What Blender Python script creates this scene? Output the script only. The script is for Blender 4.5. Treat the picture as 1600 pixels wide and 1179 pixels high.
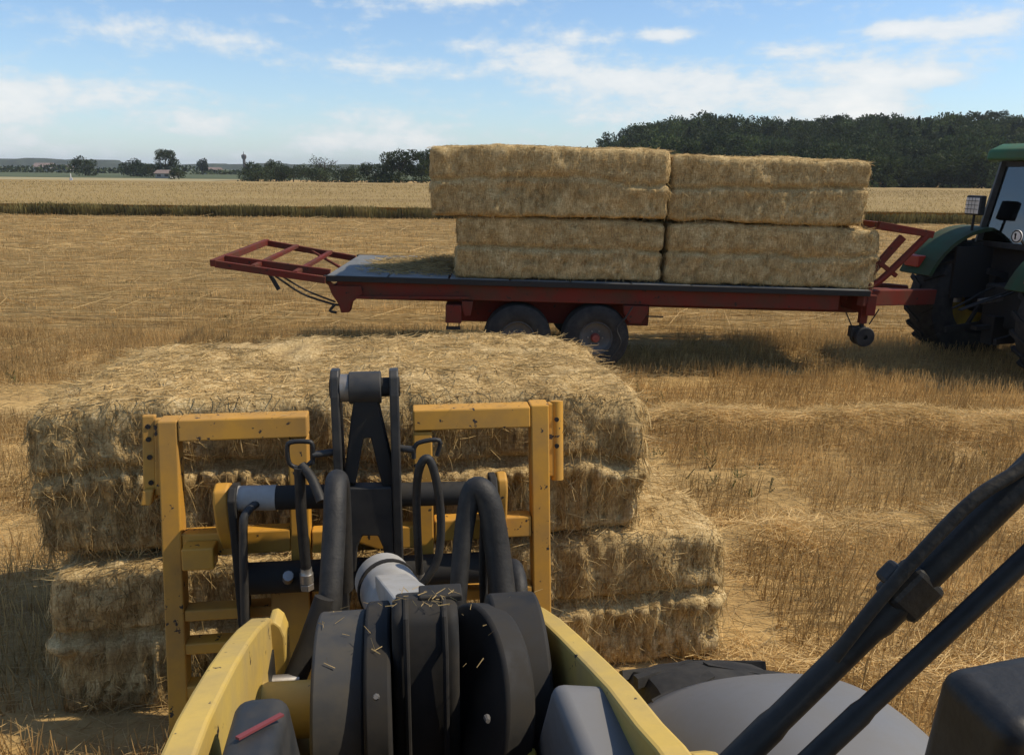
import bpy, math, random
import numpy as np
from mathutils import Matrix, Vector
for o in list(bpy.data.objects): bpy.data.objects.remove(o)
S = bpy.context.scene
C = S.collection
R = math.radians

# ------------------------------------------------------------------ camera
CAMH = 2.3
cam_d = bpy.data.cameras.new('camera'); cam = bpy.data.objects.new('camera', cam_d); C.objects.link(cam)
cam_d.sensor_width = 36.0; cam_d.lens = 1230/1600*36.0; cam_d.clip_start = 0.05; cam_d.clip_end = 9000
cam.matrix_world = (Matrix.Translation((0, 0, CAMH)) @ Matrix.Rotation(R(90-14.69), 4, 'X') @ Matrix.Rotation(R(0.6), 4, 'Z'))
S.camera = cam

# ------------------------------------------------------------------ sun, sky, exposure
SUNV = Vector((0.80, 0.03, 1.0)).normalized()
sun_el = math.asin(SUNV.z); sun_az = math.atan2(SUNV.x, SUNV.y)
sd = bpy.data.lights.new('sun', 'SUN'); sd.energy = 4.2; sd.angle = R(0.6); sd.color = (1.0, 0.865, 0.67)
so = bpy.data.objects.new('sun', sd); C.objects.link(so); so.location = SUNV*60
so.rotation_euler = SUNV.to_track_quat('Z', 'Y').to_euler()
SKY_STRENGTH = 0.125
W = bpy.data.worlds.new('World'); S.world = W; W.use_nodes = True
def world():
    nt = W.node_tree; N = nt.nodes; K = nt.links; N.clear()
    def nd(t, **kw):
        n = N.new(t)
        for k, v in kw.items(): setattr(n, k, v)
        return n
    def mth(op, a, b=None, c=None, clamp=False):
        n = nd('ShaderNodeMath', operation=op); n.use_clamp = clamp
        for i, v in enumerate((a, b, c)):
            if v is None: continue
            if isinstance(v, (int, float)): n.inputs[i].default_value = v
            else: K.new(v, n.inputs[i])
        return n.outputs[0]
    out = nd('ShaderNodeOutputWorld'); bg = nd('ShaderNodeBackground'); K.new(bg.outputs[0], out.inputs[0])
    sky = nd('ShaderNodeTexSky', sky_type='NISHITA'); sky.sun_disc = False
    sky.sun_elevation = sun_el; sky.sun_rotation = sun_az; sky.altitude = 300; sky.air_density = 1.0; sky.dust_density = 0.6; sky.ozone_density = 2.2
    tc = nd('ShaderNodeTexCoord'); sep = nd('ShaderNodeSeparateXYZ'); K.new(tc.outputs['Generated'], sep.inputs[0])
    x, y, z = sep.outputs
    az = mth('MULTIPLY', mth('ARCTAN2', x, y), 57.2958); el = mth('MULTIPLY', mth('ARCSINE', z), 57.2958)
    # cloud deck: banks seen at a low angle are drawn out sideways
    cv = nd('ShaderNodeCombineXYZ'); K.new(mth('MULTIPLY', az, 0.085), cv.inputs[0]); K.new(mth('MULTIPLY', el, 0.36), cv.inputs[1]); cv.inputs[2].default_value = 3.7
    n1 = nd('ShaderNodeTexNoise'); K.new(cv.outputs[0], n1.inputs['Vector']); n1.inputs['Scale'].default_value = 1.0; n1.inputs['Detail'].default_value = 7; n1.inputs['Roughness'].default_value = 0.6; n1.inputs['Distortion'].default_value = 0.25
    cv2 = nd('ShaderNodeCombineXYZ'); K.new(mth('MULTIPLY', az, 0.55), cv2.inputs[0]); K.new(mth('MULTIPLY', el, 0.95), cv2.inputs[1]); cv2.inputs[2].default_value = 9.1
    n2 = nd('ShaderNodeTexNoise'); K.new(cv2.outputs[0], n2.inputs['Vector']); n2.inputs['Scale'].default_value = 1.0; n2.inputs['Detail'].default_value = 5; n2.inputs['Roughness'].default_value = 0.62
    acc = mth('ADD', mth('MULTIPLY', n1.outputs['Fac'], 0.62), mth('MULTIPLY', n2.outputs['Fac'], 0.38))
    # the banks in view: azimuth, elevation, half widths, weight
    banks = [(-7.5,6.5,6.5,.75,.20),(1.5,7.2,3.2,.8,.22),(8.5,5.9,6.0,.9,.22),(18.5,4.9,5.2,1.1,.16),(22.8,4.3,2.3,1.5,.28),(-13.3,1.9,1.8,.75,.24),
             (-9.4,2.0,2.0,.9,.26),(-6.3,1.7,1.3,.8,.26),(24.0,8.6,1.7,.45,.30),(28.8,8.4,2.6,.6,.24),(25.5,5.9,2.6,.5,.18),(10.4,8.8,1.6,.4,.27),(5.8,8.6,2.2,.4,.14),
             (-2.7,8.2,2.2,.4,.17),(18.5,7.6,2.2,.35,.16),(-26,7.9,5.5,.5,.14),(-31.5,3.7,2.2,1.0,.28),(-20.5,2.6,2.6,.7,.22),(-2.4,11,4.0,.45,.22),(-24,10.2,5,.4,.15),(-24,4.6,6,.8,.07),(10,3.4,9,1.0,.11),(-28,1.8,6,.8,.1)]
    for a, e, wa, we, k in banks:
        d = mth('ADD', mth('POWER', mth('DIVIDE', mth('SUBTRACT', az, a), wa), 2.0), mth('POWER', mth('DIVIDE', mth('SUBTRACT', el, e), we), 2.0))
        acc = mth('ADD', acc, mth('MULTIPLY', mth('EXPONENT', mth('MULTIPLY', d, -0.7)), k))
    mr = nd('ShaderNodeMapRange'); mr.interpolation_type = 'SMOOTHSTEP'; K.new(acc, mr.inputs[0]); mr.inputs[1].default_value = 0.49; mr.inputs[2].default_value = 0.72
    mr.inputs[3].default_value = 0.0; mr.inputs[4].default_value = 0.85
    # thin veil that thickens low down, as air does
    veil = mth('MULTIPLY', mth('EXPONENT', mth('MULTIPLY', mth('MAXIMUM', el, 0.0), -0.20)), 0.42)
    mixv = nd('ShaderNodeMix', data_type='RGBA'); K.new(veil, mixv.inputs[0]); tn = nd('ShaderNodeMix', data_type='RGBA', blend_type='MULTIPLY'); tn.inputs[0].default_value = 1; K.new(sky.outputs[0], tn.inputs[6]); tn.inputs[7].default_value = (0.92, 1.03, 1.13, 1); K.new(tn.outputs[2], mixv.inputs[6]); mixv.inputs[7].default_value = (4.2, 5.1, 5.7, 1)
    mix = nd('ShaderNodeMix', data_type='RGBA'); K.new(mr.outputs[0], mix.inputs[0]); K.new(mixv.outputs[2], mix.inputs[6])
    dens = nd('ShaderNodeMapRange'); K.new(acc, dens.inputs[0]); dens.inputs[1].default_value = 0.55; dens.inputs[2].default_value = 0.9; dens.inputs[3].default_value = 0.0; dens.inputs[4].default_value = 1.0
    cc = nd('ShaderNodeMix', data_type='RGBA'); K.new(dens.outputs[0], cc.inputs[0]); cc.inputs[6].default_value = (5.2, 5.7, 6.0, 1); cc.inputs[7].default_value = (7.3, 7.1, 6.8, 1)
    K.new(cc.outputs[2], mix.inputs[7])
    K.new(mix.outputs[2], bg.inputs[0]); bg.inputs[1].default_value = SKY_STRENGTH
world()
S.view_settings.view_transform = 'Standard'; S.view_settings.look = 'None'; S.view_settings.gamma = 1; S.view_settings.use_curve_mapping = False
S.view_settings.exposure = 0.16
S.render.engine = 'CYCLES'
S.cycles.max_bounces = 5; S.cycles.diffuse_bounces = 3; S.cycles.glossy_bounces = 2; S.cycles.transparent_max_bounces = 6
W.cycles.sampling_method = 'MANUAL'; W.cycles.sample_map_resolution = 512

# ------------------------------------------------------------------ helpers
rng = np.random.default_rng(7)
def _hash(i, s):
    i = i.astype(np.uint64)
    h = (i[..., 0]*np.uint64(374761393) + i[..., 1]*np.uint64(668265263) + i[..., 2]*np.uint64(2147483647) + np.uint64(s*1274126177 % (1 << 40)))
    h ^= h >> np.uint64(13); h *= np.uint64(1274126177); h ^= h >> np.uint64(16); h *= np.uint64(2246822519); h ^= h >> np.uint64(15)
    return (h & np.uint64(0xFFFFF)).astype(float)/float(0xFFFFF)
def vnoise(p, s=1):
    p = np.asarray(p, float) + 5000.0
    i = np.floor(p).astype(np.int64); f = p - i; f = f*f*(3-2*f); r = 0
    for dx in (0, 1):
        for dy in (0, 1):
            for dz in (0, 1):
                w = (f[..., 0] if dx else 1-f[..., 0])*(f[..., 1] if dy else 1-f[..., 1])*(f[..., 2] if dz else 1-f[..., 2])
                r = r + w*_hash(i+np.array([dx, dy, dz]), s)
    return r
def fbm(p, s=1, o=4):
    p = np.asarray(p, float); a = 0.5; r = 0; t = 0
    for k in range(o): r = r + a*vnoise(p*2**k, s+k); t += a; a *= 0.5
    return r/t*2-1
def p2(x, y, z=0.0): return np.stack([x, y, np.zeros_like(x)+z], -1)
def sstep(t): t = np.clip(t, 0, 1); return t*t*(3-2*t)

def np_mesh(name, v, f, mat, parent=None, smooth=False, tint=None):
    """fast mesh: v (n,3); f (m,k) all faces the same size"""
    me = bpy.data.meshes.new(name); v = np.ascontiguousarray(v, np.float32); f = np.ascontiguousarray(f, np.int32); m, k = f.shape
    me.vertices.add(len(v)); me.vertices.foreach_set('co', v.ravel())
    me.loops.add(m*k); me.loops.foreach_set('vertex_index', f.ravel())
    me.polygons.add(m); me.polygons.foreach_set('loop_start', np.arange(0, m*k, k, dtype=np.int32))
    if smooth: me.polygons.foreach_set('use_smooth', np.ones(m, bool))
    me.update(calc_edges=True)
    if tint is not None:
        a = me.attributes.new('tint', 'FLOAT', 'POINT'); a.data.foreach_set('value', np.ascontiguousarray(tint, np.float32))
    me.materials.append(mat)
    o = bpy.data.objects.new(name, me); C.objects.link(o)
    if parent is not None: o.parent = parent
    return o
def tag(o, label=None, cat=None, group=None, kind=None):
    if label: o['label'] = label
    if cat: o['category'] = cat
    if group: o['group'] = group
    if kind: o['kind'] = kind
    return o
def empty(name, loc=(0, 0, 0), rot=(0, 0, 0)):
    o = bpy.data.objects.new(name, None); C.objects.link(o); o.location = loc; o.rotation_euler = rot; o.empty_display_size = 0.2; return o

class MB:
    def __init__(s): s.v = []; s.f = []
    def add(s, v, f):
        n = len(s.v); s.v += [tuple(map(float, p)) for p in v]; s.f += [tuple(i+n for i in q) for q in f]; return s
    def box(s, lo, hi, m=None):
        (a, b, c), (d, e, f) = lo, hi
        v = [(a,b,c),(d,b,c),(d,e,c),(a,e,c),(a,b,f),(d,b,f),(d,e,f),(a,e,f)]
        if m is not None: v = [m @ Vector(p) for p in v]
        return s.add(v, [(0,3,2,1),(4,5,6,7),(0,1,5,4),(1,2,6,5),(2,3,7,6),(3,0,4,7)])
    def hexa(s, v): return s.add(v, [(0,3,2,1),(4,5,6,7),(0,1,5,4),(1,2,6,5),(2,3,7,6),(3,0,4,7)])
    def bar(s, p, q, w, h, up=(0, 0, 1)):
        """straight bar from p to q, w wide and h high"""
        p = Vector(p); q = Vector(q); d = (q-p).normalized(); u = Vector(up); x = d.cross(u)
        if x.length < 1e-4: x = d.cross(Vector((0, 1, 0)))
        x.normalize(); u = x.cross(d)
        v = []
        for e in (p, q): v += [e-x*w/2-u*h/2, e+x*w/2-u*h/2, e+x*w/2+u*h/2, e-x*w/2+u*h/2]
        return s.add(v, [(0,1,2,3),(7,6,5,4),(0,4,5,1),(1,5,6,2),(2,6,7,3),(3,7,4,0)])
    def tube(s, pts, r, n=12, smooth=0, caps=True):
        pts = [Vector(p) for p in pts]; rr = list(r) if isinstance(r, (list, tuple)) else [r]*len(pts)
        if smooth:
            P = [pts[0]*2-pts[1]] + pts + [pts[-1]*2-pts[-2]]; out = []; ro = []
            for i in range(1, len(P)-2):
                for k in range(smooth):
                    t = k/smooth; a, b, c, d = P[i-1:i+3]
                    out.append(0.5*((2*b)+(-a+c)*t+(2*a-5*b+4*c-d)*t*t+(-a+3*b-3*c+d)*t**3)); ro.append(rr[i-1]*(1-t)+rr[i]*t)
            out.append(pts[-1]); ro.append(rr[-1]); pts = out; rr = ro
        d = (pts[1]-pts[0]).normalized(); x = d.orthogonal().normalized(); v = []; L = len(pts)
        for i, p in enumerate(pts):
            d2 = (pts[min(i+1, L-1)]-pts[max(i-1, 0)]).normalized(); x = (x-d2*x.dot(d2)).normalized(); y = d2.cross(x)
            for k in range(n):
                a = 2*math.pi*k/n; v.append(p+(x*math.cos(a)+y*math.sin(a))*rr[i])
        f = [(i*n+k, i*n+(k+1) % n, (i+1)*n+(k+1) % n, (i+1)*n+k) for i in range(L-1) for k in range(n)]
        if caps: f += [tuple(range(n-1, -1, -1)), tuple(range((L-1)*n, L*n))]
        return s.add(v, f)
    def cyl(s, p, q, r, n=24): return s.tube([p, q], r, n)
    def lathe(s, prof, axis_p, axis_d, n=32):
        """prof: list of (along, radius); closed on itself"""
        o = Vector(axis_p); d = Vector(axis_d).normalized(); x = d.orthogonal().normalized(); y = d.cross(x); v = []; m = len(prof)
        for k in range(n):
            a = 2*math.pi*k/n; e = x*math.cos(a)+y*math.sin(a)
            for (t, r) in prof: v.append(o+d*t+e*r)
        return s.add(v, [(k*m+i, k*m+(i+1) % m, ((k+1) % n)*m+(i+1) % m, ((k+1) % n)*m+i) for k in range(n) for i in range(m)])
    def prism(s, prof, fa, fb):
        """polygon prof; fa, fb map (a,b) to the two end points"""
        n = len(prof); v = [fa(*p) for p in prof] + [fb(*p) for p in prof]
        return s.add(v, [tuple(range(n-1, -1, -1)), tuple(range(n, 2*n))] + [(i, (i+1) % n, n+(i+1) % n, n+i) for i in range(n)])
    def build(s, name, mat, parent=None, bevel=0, smooth=False):
        me = bpy.data.meshes.new(name); me.from_pydata(s.v, [], s.f); me.update()
        import bmesh
        bm = bmesh.new(); bm.from_mesh(me); bmesh.ops.recalc_face_normals(bm, faces=bm.faces); bm.to_mesh(me); bm.free()
        me.materials.append(mat)
        o = bpy.data.objects.new(name, me); C.objects.link(o)
        if parent is not None: o.parent = parent
        if bevel:
            b = o.modifiers.new('bevel', 'BEVEL'); b.width = bevel; b.segments = 2 if bevel < .012 else 4; b.limit_method = 'ANGLE'; b.angle_limit = R(35)
        if bevel >= .012:
            b.harden_normals = True; me.polygons.foreach_set('use_smooth', [True]*len(me.polygons)); me.set_sharp_from_angle(angle=R(30))
        elif smooth:
            me.polygons.foreach_set('use_smooth', [True]*len(me.polygons)); me.set_sharp_from_angle(angle=R(38))
        return o

# ------------------------------------------------------------------ materials
def mat(name, col, rough=0.6, metal=0.0, spec=0.5):
    m = bpy.data.materials.new(name); m.use_nodes = True; b = m.node_tree.nodes['Principled BSDF']
    b.inputs['Base Color'].default_value = (*col, 1); b.inputs['Roughness'].default_value = rough; b.inputs['Metallic'].default_value = metal
    b.inputs['Specular IOR Level'].default_value = spec
    return m
def nodes_of(m): return m.node_tree.nodes, m.node_tree.links, m.node_tree.nodes['Principled BSDF']
def ramp(N, stops):
    r = N.new('ShaderNodeValToRGB'); e = r.color_ramp.elements
    while len(e) > 1: e.remove(e[-1])
    e[0].position, e[0].color = stops[0][0], (*stops[0][1], 1)
    for p, c in stops[1:]:
        q = e.new(p); q.color = (*c, 1)
    return r
def noise_mat(name, stops, scale, rough=0.8, detail=6, stretch=(1, 1, 1), bump=0.0, bscale=None, spec=0.3, tint=False, coord='Object', rgh=0.6, metal=0.0):
    m = mat(name, (0.5, 0.5, 0.5), rough, metal, spec); N, K, b = nodes_of(m)
    tc = N.new('ShaderNodeTexCoord'); mp = N.new('ShaderNodeMapping'); mp.inputs['Scale'].default_value = stretch
    K.new(tc.outputs[coord], mp.inputs[0]); n = N.new('ShaderNodeTexNoise'); n.inputs['Scale'].default_value = scale; n.inputs['Detail'].default_value = detail; n.inputs['Roughness'].default_value = rgh
    K.new(mp.outputs[0], n.inputs['Vector']); r = ramp(N, stops); K.new(n.outputs['Fac'], r.inputs[0]); out = r.outputs[0]
    if tint:
        a = N.new('ShaderNodeAttribute'); a.attribute_name = 'tint'
        mx = N.new('ShaderNodeMix'); mx.data_type = 'RGBA'; mx.blend_type = 'MULTIPLY'; mx.inputs[0].default_value = 1
        K.new(out, mx.inputs[6]); K.new(a.outputs['Fac'], mx.inputs[7]); out = mx.outputs[2]
    K.new(out, b.inputs['Base Color'])
    if bump:
        n2 = N.new('ShaderNodeTexNoise'); n2.inputs['Scale'].default_value = bscale or scale*4; n2.inputs['Detail'].default_value = 5; K.new(mp.outputs[0], n2.inputs['Vector'])
        bp = N.new('ShaderNodeBump'); bp.inputs['Strength'].default_value = bump; bp.inputs['Distance'].default_value = 0.01; K.new(n2.outputs['Fac'], bp.inputs['Height']); K.new(bp.outputs[0], b.inputs['Normal'])
    return m
def paint(name, col, dirt=(0.10, 0.075, 0.045), wear=0.25, rough=0.45, chips=0.0, chipcol=(0.03, 0.022, 0.018), scale=3.0):
    """painted metal: colour drifts a little, dust lies in patches, paint is chipped in spots"""
    m = mat(name, col, rough); N, K, b = nodes_of(m)
    tc = N.new('ShaderNodeTexCoord')
    n = N.new('ShaderNodeTexNoise'); n.inputs['Scale'].default_value = scale; n.inputs['Detail'].default_value = 8; n.inputs['Roughness'].default_value = 0.65; K.new(tc.outputs['Object'], n.inputs['Vector'])
    mr = N.new('ShaderNodeMapRange'); K.new(n.outputs['Fac'], mr.inputs[0]); mr.inputs[1].default_value = 0.40; mr.inputs[2].default_value = 0.66; mr.inputs[3].default_value = 0; mr.inputs[4].default_value = wear
    mx = N.new('ShaderNodeMix'); mx.data_type = 'RGBA'; K.new(mr.outputs[0], mx.inputs[0]); mx.inputs[6].default_value = (*col, 1); mx.inputs[7].default_value = (*dirt, 1); out = mx.outputs[2]
    rr = N.new('ShaderNodeMapRange'); K.new(n.outputs['Fac'], rr.inputs[0]); rr.inputs[1].default_value = 0.3; rr.inputs[2].default_value = 0.7; rr.inputs[3].default_value = rough-0.08; rr.inputs[4].default_value = min(1, rough+0.25); K.new(rr.outputs[0], b.inputs['Roughness'])
    if chips:
        c = N.new('ShaderNodeTexNoise'); c.inputs['Scale'].default_value = scale*5; c.inputs['Detail'].default_value = 4; c.inputs['Roughness'].default_value = 0.6; K.new(tc.outputs['Object'], c.inputs['Vector'])
        mc = N.new('ShaderNodeMapRange'); K.new(c.outputs['Fac'], mc.inputs[0]); mc.inputs[1].default_value = 0.74-chips; mc.inputs[2].default_value = 0.76-chips
        m2 = N.new('ShaderNodeMix'); m2.data_type = 'RGBA'; K.new(mc.outputs[0], m2.inputs[0]); K.new(out, m2.inputs[6]); m2.inputs[7].default_value = (*chipcol, 1); out = m2.outputs[2]
    K.new(out, b.inputs['Base Color'])
    bp = N.new('ShaderNodeBump'); bp.inputs['Strength'].default_value = 0.12; bp.inputs['Distance'].default_value = 0.004; K.new(n.outputs['Fac'], bp.inputs['Height']); K.new(bp.outputs[0], b.inputs['Normal'])
    return m

M = {}
def straw_body():
    m = mat('packed_straw', (0.3, 0.2, 0.1), 0.85, 0, 0.2); N, K, b = nodes_of(m); g = N.new('ShaderNodeTexCoord').outputs['Object']
    def nz(scale, stretch, det, rg=0.65, dist=0.0, rot=(0, 0, 0)):
        mp = N.new('ShaderNodeMapping'); mp.inputs['Scale'].default_value = stretch; mp.inputs['Rotation'].default_value = rot; K.new(g, mp.inputs[0])
        n = N.new('ShaderNodeTexNoise'); n.inputs['Scale'].default_value = scale; n.inputs['Detail'].default_value = det; n.inputs['Roughness'].default_value = rg; n.inputs['Distortion'].default_value = dist; K.new(mp.outputs[0], n.inputs['Vector']); return n.outputs['Fac']
    a_ = nz(95, (1, 1, .12), 3, .7, .5); c_ = nz(95, (.12, 1, 1), 3, .7, .6, (0, .35, .3)); e_ = nz(80, (1, .15, .5), 3, .7, .6, (.3, -.4, 0)); d_ = nz(7, (1, 1, 1), 4); k_ = nz(1.1, (1, 1, 2.5), 3)
    def mad(x, k, y=None):
        n = N.new('ShaderNodeMath'); n.operation = 'MULTIPLY_ADD'; K.new(x, n.inputs[0]); n.inputs[1].default_value = k
        if y is None: n.inputs[2].default_value = 0
        else: K.new(y, n.inputs[2])
        return n.outputs[0]
    t = mad(a_, .28, mad(c_, .22, mad(e_, .16, mad(d_, .22, mad(k_, .12))))); r = ramp(N, [(.39, (.16, .105, .044)), (.465, (.33, .225, .096)), (.525, (.46, .332, .150)), (.59, (.66, .505, .270))]); K.new(t, r.inputs[0]); K.new(r.outputs[0], b.inputs['Base Color'])
    bp = N.new('ShaderNodeBump'); bp.inputs['Strength'].default_value = 1.0; bp.inputs['Distance'].default_value = .018; K.new(t, bp.inputs['Height']); K.new(bp.outputs[0], b.inputs['Normal']); return m
M['straw_body'] = straw_body()
M['straw'] = noise_mat('straw_stalks', [(0.3, (0.41, 0.292, 0.125)), (0.7, (0.58, 0.428, 0.20))], 3.0, 0.62, 3, tint=True, spec=0.25)
M['stub'] = noise_mat('stubble_stalks', [(0.3, (0.40, 0.255, 0.10)), (0.7, (0.58, 0.395, 0.165))], 0.55, 0.7, 4, tint=True, spec=0.15)
M['weed'] = noise_mat('weed_leaves', [(0.3, (0.045, 0.06, 0.018)), (0.7, (0.11, 0.12, 0.035))], 4, 0.7, 3, tint=True)
M['yellow'] = paint('loader_yellow', (0.55, 0.385, 0.085), (0.33, 0.25, 0.11), 0.75, 0.5, chips=0.075, scale=4)
M['orange'] = paint('fork_yellow', (0.52, 0.265, 0.030), (0.34, 0.19, 0.05), 0.85, 0.55, chips=0.10, scale=4)
M['dark'] = paint('dark_steel', (0.008, 0.0082, 0.0085), (0.040, 0.034, 0.025), 0.55, 0.75, scale=12)
M['blue'] = paint('slate_steel', (0.018, 0.020, 0.022), (0.06, 0.052, 0.04), 0.5, 0.5, scale=9)
M['grey'] = paint('light_grey_paint', (0.36, 0.37, 0.38), (0.26, 0.23, 0.18), 0.4, 0.42, scale=4)
M['bright'] = paint('worn_grey_casting', (0.36, 0.36, 0.35), (0.20, 0.18, 0.14), 0.5, 0.5, scale=7)
M['fender'] = paint('grey_fender_plastic', (0.15, 0.153, 0.158), (0.13, 0.12, 0.10), 0.35, 0.5, scale=5)
M['rubber'] = noise_mat('tyre_rubber', [(0.35, (0.018, 0.018, 0.018)), (0.7, (0.045, 0.042, 0.037))], 9, 0.85, 6, bump=0.3)
M['hose'] = noise_mat('hose_rubber', [(0.35, (0.007, 0.0072, 0.0075)), (0.7, (0.022, 0.021, 0.019))], 30, 0.65, 5, bump=0.15, spec=0.5)
M['black'] = noise_mat('black_plastic', [(0.35, (0.010, 0.011, 0.012)), (0.7, (0.026, 0.026, 0.026))], 14, 0.55, 5, bump=0.15, spec=0.4)
M['steel'] = paint('bare_steel', (0.32, 0.31, 0.29), (0.12, 0.09, 0.06), 0.6, 0.4, scale=12); M['steel'].node_tree.nodes['Principled BSDF'].inputs['Metallic'].default_value = 0.7
M['red'] = paint('trailer_red', (0.135, 0.020, 0.012), (0.075, 0.042, 0.026), 0.8, 0.72, chips=0.10); M['red'].node_tree.nodes['Principled BSDF'].inputs['Specular IOR Level'].default_value = .2
M['hubred'] = paint('hub_red', (0.30, 0.045, 0.03), (0.12, 0.06, 0.04), 0.5, 0.6)
M['deck'] = noise_mat('worn_deck', [(0.3, (0.10, 0.105, 0.105)), (0.55, (0.155, 0.158, 0.152)), (0.8, (0.24, 0.20, 0.14))], 3.2, 0.7, 8, bump=0.2)
M['rim'] = paint('dusty_rim', (0.085, 0.088, 0.088), (0.09, 0.075, 0.055), 0.6, 0.55, scale=8)
M['green'] = paint('tractor_green', (0.010, 0.050, 0.013), (0.045, 0.04, 0.022), 0.8, 0.7)
M['roofgreen'] = paint('roof_green', (0.020, 0.10, 0.034), (0.09, 0.085, 0.05), 0.5, 0.6)
M['rimyellow'] = paint('rim_yellow', (0.5, 0.36, 0.03), (0.15, 0.11, 0.05), 0.6, 0.5)
M['lens_red'] = mat('red_lens', (0.32, 0.035, 0.02), 0.3)
M['stripe'] = mat('red_stripe', (0.17, 0.035, 0.04), 0.7)
M['lens'] = mat('lamp_lens', (0.62, 0.64, 0.66), 0.12, 0.3)
M['white'] = paint('white_plate', (0.72, 0.72, 0.70), (0.4, 0.36, 0.3), 0.4, 0.4)
def glassmat():
    m = bpy.data.materials.new('cab_glass'); m.use_nodes = True; N = m.node_tree.nodes; K = m.node_tree.links; N.clear()
    o = N.new('ShaderNodeOutputMaterial'); mx = N.new('ShaderNodeMixShader'); t = N.new('ShaderNodeBsdfTransparent'); g = N.new('ShaderNodeBsdfGlossy'); f = N.new('ShaderNodeFresnel')
    f.inputs[0].default_value = 1.5; t.inputs[0].default_value = (0.62, 0.70, 0.66, 1); g.inputs['Roughness'].default_value = 0.05
    ad = N.new('ShaderNodeMath'); ad.operation = 'ADD'; ad.inputs[1].default_value = 0.10; K.new(f.outputs[0], ad.inputs[0])
    K.new(ad.outputs[0], mx.inputs[0]); K.new(t.outputs[0], mx.inputs[1]); K.new(g.outputs[0], mx.inputs[2]); K.new(mx.outputs[0], o.inputs[0]); return m
M['glass'] = glassmat()
def leaf(name, a, b, sc=0.35):
    m = noise_mat(name, [(0.3, a), (0.7, b)], sc, 0.75, 4, tint=True, spec=0.15); return m
M['leaf_dark'] = leaf('conifer_needles', (0.014, 0.026, 0.010), (0.036, 0.052, 0.018))
M['leaf'] = leaf('broad_leaves', (0.020, 0.034, 0.011), (0.056, 0.072, 0.022))
M['leaf_left'] = leaf('hedge_leaves', (0.025, 0.040, 0.015), (0.06, 0.075, 0.03))
M['bark'] = noise_mat('bark', [(0.3, (0.03, 0.022, 0.015)), (0.7, (0.09, 0.07, 0.05))], 5, 0.9, 5)
M['crop'] = noise_mat('ripe_crop', [(0.25, (0.31, 0.215, 0.08)), (0.5, (0.40, 0.285, 0.11)), (0.75, (0.47, 0.345, 0.14))], 0.10, 0.85, 7, (0.35, 1.6, 1), tint=True, coord='Object')
M['cropedge'] = noise_mat('crop_edge_stems', [(0.3, (0.11, 0.10, 0.035)), (0.6, (0.20, 0.165, 0.06)), (0.8, (0.32, 0.235, 0.09))], 0.45, 0.85, 6, tint=True, coord='Object')
M['pale'] = noise_mat('pale_field', [(0.3, (0.27, 0.225, 0.11)), (0.7, (0.38, 0.32, 0.17))], 0.03, 0.9, 5, (0.3, 2, 1))
M['meadow'] = noise_mat('meadow', [(0.3, (0.045, 0.06, 0.02)), (0.7, (0.10, 0.115, 0.045))], 0.05, 0.9, 5, (0.3, 2, 1))
M['wall'] = noise_mat('render_wall', [(0.3, (0.26, 0.25, 0.23)), (0.7, (0.38, 0.37, 0.34))], 0.6, 0.85, 4)
M['roof'] = noise_mat('roof_tile', [(0.3, (0.16, 0.12, 0.10)), (0.7, (0.24, 0.19, 0.17))], 0.8, 0.8, 4)
M['pane'] = mat('window_pane', (0.03, 0.04, 0.05), 0.1)

def thin(m, fac):
    """thin plant tissue lets some light through"""
    N, K, b = nodes_of(m); out = [n for n in N if n.type == 'OUTPUT_MATERIAL'][0]; t = N.new('ShaderNodeBsdfTranslucent'); mx = N.new('ShaderNodeMixShader'); mx.inputs[0].default_value = fac
    K.new(b.inputs['Base Color'].links[0].from_socket, t.inputs[0]); K.new(b.outputs[0], mx.inputs[1]); K.new(t.outputs[0], mx.inputs[2]); K.new(mx.outputs[0], out.inputs[0])
for k_, f_ in (('straw', .35), ('stub', .45), ('weed', .35), ('crop', .3), ('cropedge', .3), ('leaf', .3), ('leaf_left', .3), ('leaf_dark', .2)): thin(M[k_], f_)
def ground_mat():
    m = mat('stubble_soil', (0.3, 0.2, 0.1), 0.92, 0, 0.1); N, K, b = nodes_of(m)
    g = N.new('ShaderNodeTexCoord').outputs['Object']
    def nz(scale, stretch, det=6, rg=0.6):
        mp = N.new('ShaderNodeMapping'); mp.inputs['Scale'].default_value = stretch; mp.inputs['Rotation'].default_value = (0, 0, R(-3)); K.new(g, mp.inputs[0])
        n = N.new('ShaderNodeTexNoise'); n.inputs['Scale'].default_value = scale; n.inputs['Detail'].default_value = det; n.inputs['Roughness'].default_value = rg; K.new(mp.outputs[0], n.inputs['Vector']); return n.outputs['Fac']
    fine = nz(14, (1, 1, 1), 8, 0.7); band = nz(0.55, (0.10, 1, 1), 6, 0.65); rows = nz(3.2, (0.03, 1, 1), 4, 0.7); big = nz(0.12, (1, 1, 1), 3)
    def mad(a, k, c=None):
        n = N.new('ShaderNodeMath'); n.operation = 'MULTIPLY_ADD'; K.new(a, n.inputs[0]); n.inputs[1].default_value = k
        if c is None: n.inputs[2].default_value = 0
        else: K.new(c, n.inputs[2])
        return n.outputs[0]
    s = mad(fine, 0.26, mad(band, 0.26, mad(rows, 0.36, mad(big, 0.12))))
    r = ramp(N, [(0.34, (0.13, 0.084, 0.036)), (0.43, (0.29, 0.19, 0.080)), (0.53, (0.43, 0.29, 0.118)), (0.64, (0.54, 0.38, 0.165))]); K.new(s, r.inputs[0])
    K.new(r.outputs[0], b.inputs['Base Color'])
    bp = N.new('ShaderNodeBump'); bp.inputs['Strength'].default_value = 0.7; bp.inputs['Distance'].default_value = 0.05; K.new(s, bp.inputs['Height']); K.new(bp.outputs[0], b.inputs['Normal'])
    return m
M['ground'] = ground_mat()

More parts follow.
